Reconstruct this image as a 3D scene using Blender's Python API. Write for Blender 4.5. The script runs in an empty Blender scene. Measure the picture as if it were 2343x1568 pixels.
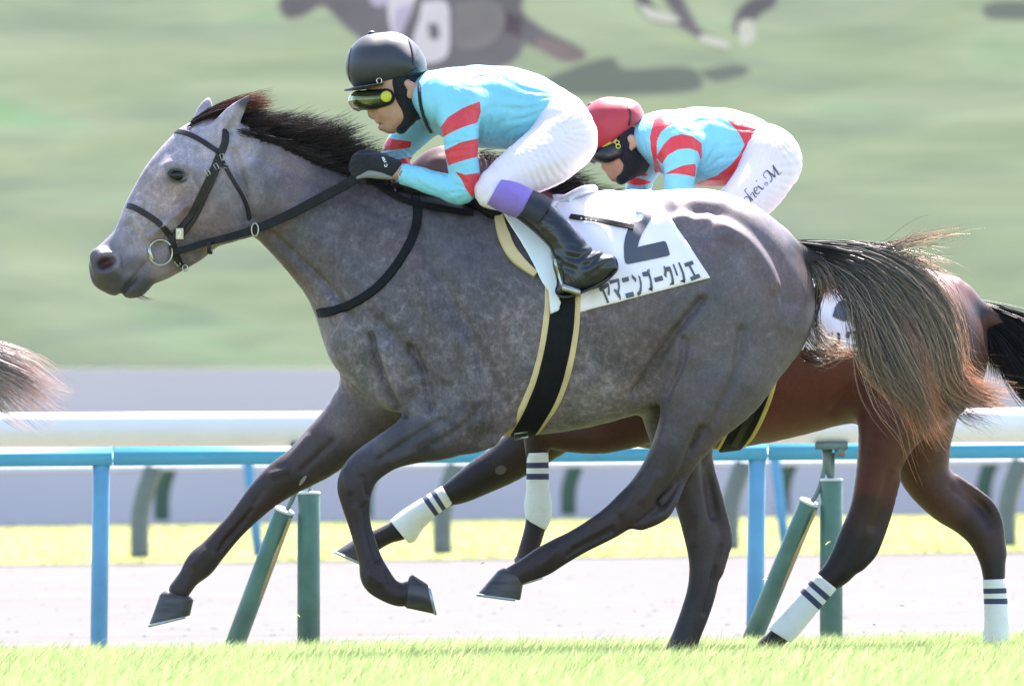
import bpy, bmesh, math, random
import numpy as np
from mathutils import Vector
from mathutils.bvhtree import BVHTree
from mathutils.geometry import tessellate_polygon

random.seed(7); rng = np.random.default_rng(11)
scene = bpy.context.scene
COL = scene.collection

# ------------------------------------------------------------------ camera, world, sun, exposure
CAM_D, CAM_H, FPX, WPX = 40.0, 0.775, 27600.0, 2342.0      # distance to the grey horse (m), eye height, focal length in units of a 2342-wide frame
cam_data = bpy.data.cameras.new('camera')
cam_data.sensor_width = 36.0
cam_data.lens = 36.0 * FPX / WPX
cam_data.shift_y = 226.0 / WPX
cam_data.clip_start = 1.0
cam_data.clip_end = 4000.0
cam_data.dof.use_dof = True
cam_data.dof.focus_distance = CAM_D
cam_data.dof.aperture_fstop = 8.5
cam = bpy.data.objects.new('camera', cam_data)
cam.location = (0, -CAM_D, CAM_H)
cam.rotation_euler = (math.pi / 2, 0, 0)
COL.objects.link(cam)
scene.camera = cam

SUN_EL, SUN_AZ = math.radians(57.0), math.radians(16.0)      # elevation; azimuth measured from +Y (behind the horses) towards +X
sun_dir = Vector((math.sin(SUN_AZ) * math.cos(SUN_EL), math.cos(SUN_AZ) * math.cos(SUN_EL), math.sin(SUN_EL)))
sun_data = bpy.data.lights.new('sun', 'SUN')
sun_data.energy = 5.0
sun_data.angle = math.radians(0.53)
sun_data.color = (1.0, 0.935, 0.905)
sun = bpy.data.objects.new('sun', sun_data)
sun.rotation_euler = sun_dir.to_track_quat('Z', 'Y').to_euler()
sun.location = sun_dir * 60
COL.objects.link(sun)

world = bpy.data.worlds.new('World'); scene.world = world; world.use_nodes = True
wn = world.node_tree; bg = wn.nodes['Background']
sky = wn.nodes.new('ShaderNodeTexSky'); sky.sky_type = 'NISHITA'; sky.sun_disc = False
sky.sun_elevation = SUN_EL; sky.sun_rotation = SUN_AZ
sky.air_density = 1.0; sky.dust_density = 1.3; sky.ozone_density = 1.0
wn.links.new(sky.outputs[0], bg.inputs[0]); bg.inputs[1].default_value = 0.14

scene.view_settings.view_transform = 'Standard'
scene.view_settings.look = 'None'
scene.view_settings.exposure = 2.10
scene.view_settings.gamma = 1.0
scene.cycles.use_denoising = True
scene.cycles.max_bounces = 8
scene.cycles.transparent_max_bounces = 8

# ------------------------------------------------------------------ helpers: placing
class Ent:
    """a vertical working plane at depth Y: u-coordinates (2342 wide frame) to metres"""
    def __init__(s, Y): s.Y = Y; s.s = FPX / (CAM_D + Y)
    def X(s, x): return (x - 1171.0) / s.s
    def Z(s, y): return CAM_H + (1010.0 - y) / s.s
    def P(s, x, y, yo=0.0): return (s.X(x), s.Y + yo, s.Z(y))
    def ux(s, X): return X * s.s + 1171.0
    def uy(s, Z): return 1010.0 - (Z - CAM_H) * s.s

def link(o, parent=None):
    COL.objects.link(o)
    if parent is not None: o.parent = parent
    return o
def tag(o, label=None, cat=None, group=None, kind=None):
    if label: o['label'] = label
    if cat: o['category'] = cat
    if group: o['group'] = group
    if kind: o['kind'] = kind
    return o
def empty(name, label, cat, loc=(0, 0, 0), group=None):
    o = bpy.data.objects.new(name, None); o.location = loc; o.empty_display_size = .1
    link(o); tag(o, label, cat, group); return o
def mesh_obj(name, V, F, mat, parent=None, smooth=True, attrs=None):
    V = np.asarray(V, dtype=np.float32)
    me = bpy.data.meshes.new(name)
    if isinstance(F, np.ndarray):
        n, k = F.shape
        me.vertices.add(len(V)); me.vertices.foreach_set('co', V.ravel())
        me.loops.add(n * k); me.loops.foreach_set('vertex_index', F.astype(np.int32).ravel())
        me.polygons.add(n); me.polygons.foreach_set('loop_start', np.arange(0, n * k, k, dtype=np.int32))
        me.update(calc_edges=True)
    else:
        me.from_pydata([tuple(map(float, v)) for v in V], [], F); me.update()
    if smooth: me.polygons.foreach_set('use_smooth', np.ones(len(me.polygons), dtype=bool))
    for k, a in (attrs or {}).items():
        a = np.asarray(a, dtype=np.float32)
        if a.ndim == 1:
            at = me.attributes.new(k, 'FLOAT', 'POINT'); at.data.foreach_set('value', a)
        else:
            if a.shape[1] == 3: a = np.c_[a, np.ones(len(a), np.float32)]
            at = me.attributes.new(k, 'FLOAT_COLOR', 'POINT'); at.data.foreach_set('color', a.ravel().astype(np.float32))
    if mat: me.materials.append(mat)
    o = bpy.data.objects.new(name, me); link(o)
    if parent is not None:
        o.parent = parent
        if parent.type == 'EMPTY' or True:
            # keep world placement: the parent chain holds only translations
            off = Vector((0, 0, 0)); p = parent
            while p is not None: off += Vector(p.location); p = p.parent
            o.location = -off
    return o

# ------------------------------------------------------------------ helpers: materials
def new_mat(name):
    m = bpy.data.materials.new(name); m.use_nodes = True
    nt = m.node_tree; b = nt.nodes['Principled BSDF']
    return m, nt, b
def N(nt, typ, **kw):
    n = nt.nodes.new(typ)
    for k, v in kw.items():
        if k in n.inputs: n.inputs[k].default_value = v
        else: setattr(n, k, v)
    return n
def noise(nt, scale, detail=4, rough=.55, vec=None, dist=0):
    n = N(nt, 'ShaderNodeTexNoise', Scale=scale, Detail=detail, Roughness=rough, Distortion=dist)
    if vec is not None: nt.links.new(vec, n.inputs['Vector'])
    return n.outputs['Fac']
def objco(nt, scale=None):
    c = nt.nodes.new('ShaderNodeTexCoord').outputs['Object']
    if scale is None: return c
    mp = nt.nodes.new('ShaderNodeMapping'); mp.inputs['Scale'].default_value = scale
    nt.links.new(c, mp.inputs['Vector']); return mp.outputs['Vector']
def ramp(nt, fac, stops, interp='LINEAR'):
    r = nt.nodes.new('ShaderNodeValToRGB'); cr = r.color_ramp; cr.interpolation = interp
    while len(cr.elements) < len(stops): cr.elements.new(.5)
    for e, (p, c) in zip(cr.elements, stops):
        e.position = p; e.color = (*c, 1) if len(c) == 3 else c
    nt.links.new(fac, r.inputs['Fac']); return r.outputs['Color']
def mixc(nt, a, b, fac=.5, blend='MIX'):
    m = nt.nodes.new('ShaderNodeMix'); m.data_type = 'RGBA'; m.blend_type = blend
    for sock, v in ((m.inputs[0], fac), (m.inputs[6], a), (m.inputs[7], b)):
        if hasattr(v, 'links') or isinstance(v, bpy.types.NodeSocket): nt.links.new(v, sock)
        else: sock.default_value = v if not isinstance(v, tuple) else ((*v, 1) if len(v) == 3 else v)
    return m.outputs[2]
def bump(nt, b, h, strength=.3, dist=.005):
    n = N(nt, 'ShaderNodeBump', Strength=strength, Distance=dist)
    nt.links.new(h, n.inputs['Height']); nt.links.new(n.outputs['Normal'], b.inputs['Normal'])
def simple(name, col, rough=.6, metal=0, var=.12, scale=14, bumps=0, bscale=60, spec=.5, sheen=0, coat=0, bdist=.004):
    m, nt, b = new_mat(name)
    f = noise(nt, scale, 5, .6, objco(nt))
    lo = tuple(c * (1 - var) for c in col); hi = tuple(min(1, c * (1 + var)) for c in col)
    nt.links.new(ramp(nt, f, [(.3, lo), (.7, hi)]), b.inputs['Base Color'])
    b.inputs['Roughness'].default_value = rough; b.inputs['Metallic'].default_value = metal
    b.inputs['Specular IOR Level'].default_value = spec
    b.inputs['Sheen Weight'].default_value = sheen
    b.inputs['Coat Weight'].default_value = coat
    if bumps: bump(nt, b, noise(nt, bscale, 4, .6, objco(nt)), bumps, bdist)
    return m
def translucent_mix(nt, b, colsock, fac):
    """leaf / hair: part of the light goes through"""
    t = nt.nodes.new('ShaderNodeBsdfTranslucent'); mx = nt.nodes.new('ShaderNodeMixShader')
    mx.inputs[0].default_value = fac
    nt.links.new(colsock, t.inputs['Color'])
    out = nt.nodes['Material Output']
    nt.links.new(b.outputs[0], mx.inputs[1]); nt.links.new(t.outputs[0], mx.inputs[2])
    nt.links.new(mx.outputs[0], out.inputs['Surface'])

# ------------------------------------------------------------------ helpers: implicit bodies (smooth union on a grid, surface nets)
def catmull(P, sub):
    P = np.asarray(P, float); n = len(P)
    if n < 3 or sub <= 1: 
        if sub <= 1: return P
    out = []
    for i in range(n - 1):
        p0 = P[max(i - 1, 0)]; p1 = P[i]; p2 = P[i + 1]; p3 = P[min(i + 2, n - 1)]
        for t in np.linspace(0, 1, sub, endpoint=False):
            out.append(.5 * ((2 * p1) + (-p0 + p2) * t + (2 * p0 - 5 * p1 + 4 * p2 - p3) * t * t + (-p0 + 3 * p1 - 3 * p2 + p3) * t ** 3))
    out.append(P[-1]); return np.array(out)
class Vol:
    def __init__(s, ent, box, yr, h):
        s.e = ent; s.h = h
        s.lo = np.array([ent.X(box[0]), ent.Y + yr[0], ent.Z(box[3])]); hi = np.array([ent.X(box[2]), ent.Y + yr[1], ent.Z(box[1])])
        n = np.ceil((hi - s.lo) / h).astype(int) + 1; s.n = n
        s.ax = [(s.lo[i] + h * np.arange(n[i])).astype(np.float32) for i in range(3)]
        s.F = np.full(tuple(n), 9.0, np.float32)
    def _sl(s, lo, hi):
        a = np.clip(np.floor((lo - s.lo) / s.h).astype(int), 0, s.n); b = np.clip(np.ceil((hi - s.lo) / s.h).astype(int) + 1, 0, s.n)
        return tuple(slice(int(x), int(y)) for x, y in zip(a, b))
    def dist(s, rows, sub=4, pad=.06):
        """rows: (x, y, r, yo, q) in frame units; q = depth radius / in-plane radius"""
        R = []
        for r in rows:
            x, y, rr = r[:3]; yo = r[3] if len(r) > 3 else 0.0; q = r[4] if len(r) > 4 else 1.0
            R.append((*s.e.P(x, y, yo), rr / s.e.s, q))
        R = catmull(R, sub) if len(R) > 1 else np.array(R + R)
        ext = (R[:, 3] * np.maximum(1, R[:, 4]) + pad)[:, None]
        lo = (R[:, :3] - ext).min(0); hi = (R[:, :3] + ext).max(0)
        sl = s._sl(lo, hi); org = np.array([x.start for x in sl])
        D = np.full([x.stop - x.start for x in sl], 9.0, np.float32)
        for i in range(len(R) - 1):
            a, b = R[i], R[i + 1]
            e0 = max(a[3] * max(1, a[4]), b[3] * max(1, b[4])) + pad
            l2 = np.minimum(a[:3], b[:3]) - e0; h2 = np.maximum(a[:3], b[:3]) + e0
            s2 = tuple(slice(max(u.start, w.start), min(u.stop, w.stop)) for u, w in zip(s._sl(l2, h2), sl))
            if any(x.stop <= x.start for x in s2): continue
            x = s.ax[0][s2[0]][:, None, None] - np.float32(a[0]); y = s.ax[1][s2[1]][None, :, None] - np.float32(a[1]); z = s.ax[2][s2[2]][None, None, :] - np.float32(a[2])
            d = b[:3] - a[:3]; L = float(d @ d) + 1e-12
            t = np.clip((x * d[0] + y * d[1] + z * d[2]) / L, 0, 1).astype(np.float32)
            r = a[3] + t * (b[3] - a[3]); q = a[4] + t * (b[4] - a[4])
            dd = np.sqrt((x - t * d[0]) ** 2 + ((y - t * d[1]) / q) ** 2 + (z - t * d[2]) ** 2) - r
            dd = dd.astype(np.float32) * np.minimum(1, q).astype(np.float32)
            l = tuple(slice(u.start - o, u.stop - o) for u, o in zip(s2, org))
            D[l] = np.minimum(D[l], dd)
        return sl, D
    def add(s, rows, k=.03, sub=4):
        sl, D = s.dist(rows, sub, k + 3 * s.h)
        A = s.F[sl]
        if k > 0:
            h = np.maximum(k - np.abs(A - D), 0) / k; s.F[sl] = np.minimum(A, D) - h * h * k * .25
        else: s.F[sl] = np.minimum(A, D)
    def cut(s, rows, k=.01, sub=4):
        sl, D = s.dist(rows, sub, k + 4 * s.h); A = s.F[sl]; B = -D
        h = np.maximum(k - np.abs(A - B), 0) / max(k, 1e-6); s.F[sl] = np.maximum(A, B) + h * h * k * .25
    def both(s, rows, k=.03, sub=4):
        s.add(rows, k, sub); s.add([(r[0], r[1], r[2], -r[3], *(r[4:])) for r in rows], k, sub)
    def plane(s, p, n):
        """keep the side the normal points away from"""
        n = np.array(n, float); n /= np.linalg.norm(n)
        d = ((s.ax[0][:, None, None] - p[0]) * n[0] + (s.ax[1][None, :, None] - p[1]) * n[1] + (s.ax[2][None, None, :] - p[2]) * n[2]).astype(np.float32)
        s.F = np.maximum(s.F, d)
    def halfplane_uv(s, a, b):
        """cut away what lies to the left-hand side of the line a->b in frame units (y down)"""
        dx, dy = b[0] - a[0], b[1] - a[1]
        s.plane(s.e.P(*a), (dy, 0, dx))
    def mesh(s, smooth=1):
        F = s.F; n = np.array(F.shape)
        S = F < 0
        c = np.zeros(tuple(n - 1), np.uint8)
        for dx in (0, 1):
            for dy in (0, 1):
                for dz in (0, 1):
                    c += S[dx:n[0] - 1 + dx, dy:n[1] - 1 + dy, dz:n[2] - 1 + dz]
        act = (c > 0) & (c < 8)
        I = np.argwhere(act); idx = np.full(act.shape, -1, np.int32); idx[act] = np.arange(len(I))
        cor = [(a, b, d) for a in (0, 1) for b in (0, 1) for d in (0, 1)]
        vals = {k: F[I[:, 0] + k[0], I[:, 1] + k[1], I[:, 2] + k[2]] for k in cor}
        acc = np.zeros((len(I), 3)); cnt = np.zeros(len(I))
        for k in cor:
            for ax in range(3):
                if k[ax]: continue
                k2 = list(k); k2[ax] = 1; k2 = tuple(k2)
                v0, v1 = vals[k], vals[k2]; m = (v0 < 0) != (v1 < 0)
                t = np.where(m, v0 / np.where(m, v0 - v1, 1), 0)
                p = np.tile(np.array(k, float), (len(I), 1)); p[:, ax] = t
                acc += p * m[:, None]; cnt += m
        V = s.lo + (I + acc / cnt[:, None]) * s.h
        Q = []
        for ax in range(3):
            sl0 = [slice(1, -1)] * 3; sl0[ax] = slice(0, -1); sl1 = [slice(1, -1)] * 3; sl1[ax] = slice(1, None)
            A = S[tuple(sl0)]; B = S[tuple(sl1)]
            E = np.argwhere(A != B)
            inside_first = A[tuple(E.T)]
            off = np.array([1, 1, 1]); off[ax] = 0; E = E + off
            u, v = [(1, 2), (2, 0), (0, 1)][ax]
            def cell(du, dv):
                C = E.copy(); C[:, u] += du; C[:, v] += dv; return idx[tuple(C.T)]
            q = np.stack([cell(-1, -1), cell(0, -1), cell(0, 0), cell(-1, 0)], 1)
            q[~inside_first] = q[~inside_first][:, ::-1]
            Q.append(q)
        Q = np.concatenate(Q); Q = Q[(Q >= 0).all(1)]
        for _ in range(smooth):
            V = lap(V, Q, .5)
        return V, Q
def folds(v, cx, cy, k, amp, x0, y0, rx, ry, ph=0.0, sharp=1.6):
    """cloth creases radiating from a point, fading out round (x0, y0); frame units"""
    e = v.e; xu = v.ax[0][:, None, None] * e.s + 1171.0; yu = 1010.0 - (v.ax[2][None, None, :] - CAM_H) * e.s; yo = v.ax[1][None, :, None] - e.Y
    a = np.arctan2(yu - cy, xu - cx); r = np.hypot(xu - cx, yu - cy)
    s = np.sin(k * a + ph + .9 * np.sin(r * .035 + yo * 9)); f = (1 - np.abs(s)) ** sharp - .3
    v.F += (amp * f * np.exp(-((xu - x0) / rx) ** 2 - ((yu - y0) / ry) ** 2)).astype(np.float32)
def lap(V, Q, w):
    S = np.zeros_like(V); c = np.zeros(len(V))
    for i in range(4):
        a = Q[:, i]; b = Q[:, (i + 1) % 4]
        np.add.at(S, a, V[b]); np.add.at(c, a, 1)
    c[c == 0] = 1
    return V + w * (S / c[:, None] - V)
def normals(V, Q):
    n = np.cross(V[Q[:, 2]] - V[Q[:, 0]], V[Q[:, 3]] - V[Q[:, 1]]); N_ = np.zeros_like(V)
    for i in range(4): np.add.at(N_, Q[:, i], n)
    return N_ / (np.linalg.norm(N_, axis=1)[:, None] + 1e-12)
def seg_dist(px, py, poly, closed=False):
    P = np.asarray(poly, float); d = np.full(px.shape, 1e9)
    m = len(P) if closed else len(P) - 1
    for i in range(m):
        a = P[i]; b = P[(i + 1) % len(P)]; v = b - a; L = v @ v + 1e-9
        t = np.clip(((px - a[0]) * v[0] + (py - a[1]) * v[1]) / L, 0, 1)
        d = np.minimum(d, np.hypot(px - a[0] - t * v[0], py - a[1] - t * v[1]))
    return d
def poly_sd(px, py, poly):
    """signed distance, positive inside"""
    d = seg_dist(px, py, poly, True); P = np.asarray(poly, float); ins = np.zeros(px.shape, bool)
    for i in range(len(P)):
        a, b = P[i], P[(i + 1) % len(P)]
        c = ((a[1] > py) != (b[1] > py)); xx = (b[0] - a[0]) * (py - a[1]) / (b[1] - a[1] + 1e-12) + a[0]
        ins ^= c & (px < xx)
    return np.where(ins, d, -d)
def sculpt(ent, V, Q, strokes):
    """side-view sculpting strokes (polyline, width, height in metres), the same on both flanks"""
    n = normals(V, Q); px, py = ent.ux(V[:, 0]), ent.uy(V[:, 2]); disp = np.zeros(len(V))
    for st in strokes:
        poly, w, amp = st[:3]; d = seg_dist(px, py, catmull(np.array(poly, float), 5))
        f = amp * np.exp(-(d / w) ** 2)
        if len(st) > 3:   # one flank only: 'n' near, 'f' far
            f = f * ((n[:, 1] < 0) if st[3] == 'n' else (n[:, 1] > 0))
        disp += f
    return V + n * (disp * np.clip(np.abs(n[:, 1]) * 1.4, 0, 1))[:, None]
def rbf(px, py, keys, p=3.0):
    """blend of colours painted at points: (x, y, radius, colour)"""
    W = np.zeros(len(px)); C = np.zeros((len(px), 3))
    for x, y, r, c in keys:
        w = 1 / (((px - x) ** 2 + (py - y) ** 2) / r ** 2 + .05) ** p
        W += w; C += w[:, None] * np.array(c)
    return C / W[:, None]

# ------------------------------------------------------------------ helpers: lofts, straps, decals, hair
def loft(name, ent, secs, mat, parent=None, n=20, ex=2.0, attrs=None, caps=True, sub=1):
    """secs: (x1, y1, x2, y2, half depth m, yo): an oval ring across each pair of outline points"""
    S = catmull(np.array(secs, float), sub) if sub > 1 else np.array(secs, float)
    V = []; 
    for x1, y1, x2, y2, hd, yo in S:
        a = np.array(ent.P(x1, y1, yo)); b = np.array(ent.P(x2, y2, yo)); c = (a + b) / 2; v = (b - a) / 2
        for i in range(n):
            t = 2 * math.pi * i / n; ct, st = math.cos(t), math.sin(t)
            sx = math.copysign(abs(ct) ** (2 / ex), ct); sy = math.copysign(abs(st) ** (2 / ex), st)
            V.append(c + v * sx + np.array((0, hd * sy, 0)))
    F = []; m = len(S)
    for j in range(m - 1):
        for i in range(n):
            F.append((j * n + i, j * n + (i + 1) % n, (j + 1) * n + (i + 1) % n, (j + 1) * n + i))
    if caps:
        F.append(tuple(range(n))[::-1]); F.append(tuple((m - 1) * n + i for i in range(n)))
    o = mesh_obj(name, V, F, mat, parent)
    bm = bmesh.new(); bm.from_mesh(o.data); bmesh.ops.recalc_face_normals(bm, faces=bm.faces); bm.to_mesh(o.data); bm.free()
    return o
def tube(name, pts, rad, mat, parent=None, n=10, closed=False, sub=1, flat=None):
    """round (or flattened) tube through world points; flat = (width vector scale, thickness)"""
    P = np.array(pts, float); R = np.full(len(P), rad, float) if np.isscalar(rad) else np.array(rad, float)
    if sub > 1:
        PR = catmull(np.c_[P, R], sub); P, R = PR[:, :3], PR[:, 3]
    m = len(P); V = []; up = None
    for i in range(m):
        t = P[(i + 1) % m] - P[i - 1] if closed else P[min(i + 1, m - 1)] - P[max(i - 1, 0)]
        t = t / (np.linalg.norm(t) + 1e-12)
        if up is None:
            up = np.array((0, 0, 1.)) if abs(t[2]) < .9 else np.array((0, 1., 0))
        a = up - t * (up @ t); a /= np.linalg.norm(a) + 1e-12; up = a; b = np.cross(t, a)
        for k in range(n):
            w = 2 * math.pi * k / n; V.append(P[i] + R[i] * (math.cos(w) * a + math.sin(w) * b))
    F = []
    for i in range(m if closed else m - 1):
        j = (i + 1) % m
        for k in range(n): F.append((i * n + k, i * n + (k + 1) % n, j * n + (k + 1) % n, j * n + k))
    if not closed:
        F.append(tuple(range(n))[::-1]); F.append(tuple((m - 1) * n + k for k in range(n)))
    return mesh_obj(name, V, F, mat, parent)
def bvh_of(V, Q): return BVHTree.FromPolygons([tuple(v) for v in V], [tuple(int(i) for i in q) for q in Q])
def bvh_objs(*os_):
    V = []; F = []
    for o in os_:
        b = len(V); off = Vector(o.location); p = o.parent
        while p is not None: off += Vector(p.location); p = p.parent
        V += [v.co + off for v in o.data.vertices]; F += [tuple(b + i for i in f.vertices) for f in o.data.polygons]
    return BVHTree.FromPolygons(V, F)
def hit(ent, bvh, x, y, side=-1, default=None):
    """the body's surface behind a frame point, seen from one side"""
    o = Vector(ent.P(x, y, side * 3.0)); h = bvh.ray_cast(o, Vector((0, -side, 0)))
    if h[0] is None: return default
    return np.array(h[0]), np.array(h[1])
def strap_pts(name, pts, nrm, width, thick, mat, parent, closed=False):
    """a flat strap lying on points with outward normals"""
    P = np.array(pts, float); Nn = np.array(nrm, float); m = len(P); V = []
    W = np.full(m, width) if np.isscalar(width) else np.interp(np.linspace(0, 1, m), np.linspace(0, 1, len(width)), width)
    prevb = None
    for i in range(m):
        t = P[(i + 1) % m] - P[i - 1] if closed else P[min(i + 1, m - 1)] - P[max(i - 1, 0)]
        t /= np.linalg.norm(t) + 1e-12; n = Nn[i] - t * (Nn[i] @ t); n /= np.linalg.norm(n) + 1e-12
        b = np.cross(n, t)
        for sx, sz in ((-1, 0), (-.86, 1), (.86, 1), (1, 0)):
            V.append(P[i] + b * sx * W[i] / 2 + n * thick * sz)
        V.append(P[i] - n * .002)
    F = []; k = 5
    for i in range(m if closed else m - 1):
        j = (i + 1) % m
        for a in range(k): F.append((i * k + a, i * k + (a + 1) % k, j * k + (a + 1) % k, j * k + a))
    if not closed: F.append(tuple(range(k))); F.append(tuple((m - 1) * k + a for a in range(k))[::-1])
    o = mesh_obj(name, V, F, mat, parent, False)
    bm = bmesh.new(); bm.from_mesh(o.data); bmesh.ops.recalc_face_normals(bm, faces=bm.faces); bm.to_mesh(o.data); bm.free()
    return o
def resample(path, step):
    P = catmull(np.array(path, float), 8) if len(path) > 2 else np.array(path, float)
    d = np.r_[0, np.cumsum(np.linalg.norm(np.diff(P, axis=0), axis=1))]; m = max(3, int(d[-1] / step) + 1)
    s = np.linspace(0, d[-1], m); return np.stack([np.interp(s, d, P[:, i]) for i in range(P.shape[1])], 1)
def strap(name, ent, bvh, path, width, mat, parent, thick=.004, lift=.001, loop=False, step=7, side=-1, straight=0):
    """strap laid on the body along a path in frame units; loop carries it round the far side"""
    R = resample(path, step); P = []; Nn = []
    def lay(R, sd):
        A = []; B = []
        for x, y in R:
            h = hit(ent, bvh, x, y, sd)
            if h is None: continue
            A.append(h[0] + h[1] * lift); B.append(h[1])
        return A, B
    P, Nn = lay(R, side)
    if loop:
        A, B = lay(R, -side); P += A[::-1]; Nn += B[::-1]
    P = np.array(P); Nn = np.array(Nn)
    for _ in range(3):
        if loop: P = .5 * P + .25 * (np.roll(P, 1, 0) + np.roll(P, -1, 0)); Nn = .5 * Nn + .25 * (np.roll(Nn, 1, 0) + np.roll(Nn, -1, 0))
        else: P[1:-1] = .5 * P[1:-1] + .25 * (P[2:] + P[:-2]); Nn[1:-1] = .5 * Nn[1:-1] + .25 * (Nn[2:] + Nn[:-2])
    return strap_pts(name, P + Nn * .0015, Nn, width, thick, mat, parent, loop)
def decal(name, ent, bvh, polys, mat, parent, lift=.0025, side=-1, cuts=3, step=16):
    """flat print laid on a curved surface: polygons in frame units"""
    bm = bmesh.new()
    for poly in polys:
        tri = tessellate_polygon([[Vector((p[0], p[1], 0)) for p in poly]])
        vs = [bm.verts.new((p[0], p[1], 0)) for p in poly]
        for t in tri:
            try: bm.faces.new([vs[i] for i in t])
            except ValueError: pass
    for _ in range(cuts):
        es = [e for e in bm.edges if e.calc_length() > step]
        if not es: break
        bmesh.ops.subdivide_edges(bm, edges=es, cuts=1); bmesh.ops.triangulate(bm, faces=[f for f in bm.faces if len(f.verts) > 3])
    for v in bm.verts:
        h = hit(ent, bvh, v.co.x, v.co.y, side)
        v.co = Vector(h[0] + h[1] * lift) if h is not None else Vector(ent.P(v.co.x, v.co.y, 0))
    for f in bm.faces:
        f.normal_update()
        if f.normal.y * side < 0: f.normal_flip()
        f.smooth = True
    me = bpy.data.meshes.new(name); bm.to_mesh(me); bm.free(); me.materials.append(mat)
    o = bpy.data.objects.new(name, me); link(o); o.parent = parent
    off = Vector((0, 0, 0)); p = parent
    while p is not None: off += Vector(p.location); p = p.parent
    o.location = -off
    return o
def stroke_poly(path, w):
    """outline of a pen stroke"""
    P = resample(path, max(2, w if np.isscalar(w) else max(w))) if len(path) > 2 else np.array(path, float)
    W = np.full(len(P), w / 2) if np.isscalar(w) else np.interp(np.linspace(0, 1, len(P)), np.linspace(0, 1, len(w)), w) / 2
    L = []; R = []
    for i in range(len(P)):
        t = P[min(i + 1, len(P) - 1)] - P[max(i - 1, 0)]; t /= np.linalg.norm(t) + 1e-9; n = np.array((-t[1], t[0]))
        L.append(P[i] + n * W[i]); R.append(P[i] - n * W[i])
    return [tuple(p) for p in L + R[::-1]]
def hair(name, strands, radius, mat, parent, extra=None):
    """strands: array (n, m, 3); thin three-sided tapering tubes, attribute t from root to tip and a random shade"""
    S = np.asarray(strands, np.float32); n, m, _ = S.shape
    T = np.gradient(S, axis=1); T /= np.linalg.norm(T, axis=2, keepdims=True) + 1e-9
    ref = rng.normal(size=(n, 1, 3)); A = np.cross(T, ref); A /= np.linalg.norm(A, axis=2, keepdims=True) + 1e-9; B = np.cross(T, A)
    t = np.linspace(0, 1, m)[None, :, None]
    rad = np.asarray(radius).reshape(-1, 1, 1) * (1 - t ** 2.5 * .85)
    V = np.stack([S + rad * (math.cos(w) * A + math.sin(w) * B) for w in (0, 2.094, 4.189)], 2)
    V = V.reshape(-1, 3); base = (np.arange(n)[:, None] * m + np.arange(m - 1)[None, :]) * 3
    F = np.stack([np.stack([base + a, base + (a + 1) % 3, base + 3 + (a + 1) % 3, base + 3 + a], -1) for a in range(3)], 2).reshape(-1, 4)
    at = {'t': np.broadcast_to(np.linspace(0, 1, m)[None, :, None], (n, m, 3)).reshape(-1), 'shade': np.broadcast_to(rng.random((n, 1, 1)), (n, m, 3)).reshape(-1)}
    return mesh_obj(name, V, F, mat, parent, True, at)
def guide_strands(ent, guides, count, m, jit=.012, clump=.5, wave=.01, depth=None, tlo=.75):
    """strands spread between neighbouring guide curves (each: list of (x, y, yo))"""
    G = []
    for g in guides:
        P = np.array([ent.P(x, y, yo) for x, y, yo in g]); G.append(resample3(P, m))
    G = np.array(G); k = len(G)
    u = rng.random(count) * (k - 1); i = np.minimum(u.astype(int), k - 2); f = (u - i)[:, None, None]
    S = G[i] * (1 - f) + G[i + 1] * f
    L = rng.uniform(tlo, 1.0, count)          # strand lengths
    idx = np.linspace(0, 1, m)[None, :] * L[:, None] * (m - 1); i0 = np.minimum(idx.astype(int), m - 2); ff = (idx - i0)[..., None]
    S = np.take_along_axis(S, i0[..., None].repeat(3, 2), 1) * (1 - ff) + np.take_along_axis(S, (i0 + 1)[..., None].repeat(3, 2), 1) * ff
    t = np.linspace(0, 1, m)[None, :, None]
    off = rng.normal(size=(count, 1, 3)) * np.array((jit, jit * 1.6, jit)); S = S + off * (t ** .6)
    nc = max(4, count // 40); cid = rng.integers(0, nc, count); cl = rng.normal(size=(nc, 1, 3)) * jit * 1.5; S = S + cl[cid] * t * clump
    ph = rng.uniform(0, 6.28, (count, 1, 3)); fr = rng.uniform(4, 11, (count, 1, 1)); S = S + np.sin(fr * t + ph) * wave * t
    return S
def resample3(P, m):
    P = catmull(P, 8); d = np.r_[0, np.cumsum(np.linalg.norm(np.diff(P, axis=0), axis=1))]; s = np.linspace(0, d[-1], m)
    return np.stack([np.interp(s, d, P[:, i]) for i in range(3)], 1)

# ================================================================== THE SETTING
def gz(x, y=0): return 0.013 * max(-60, min(60, x))          # the course is banked a little

def sheet(name, x0, x1, y0, y1, lift, mat, kind='structure', nx=24, ny=24):
    V = []; F = []
    for j in range(ny + 1):
        for i in range(nx + 1):
            x = x0 + (x1 - x0) * i / nx; y = y0 + (y1 - y0) * j / ny; V.append((x, y, gz(x) + lift))
    for j in range(ny):
        for i in range(nx):
            a = j * (nx + 1) + i; F.append((a, a + 1, a + nx + 2, a + nx + 1))
    o = mesh_obj(name, V, F, mat); o['kind'] = kind; return o

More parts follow.
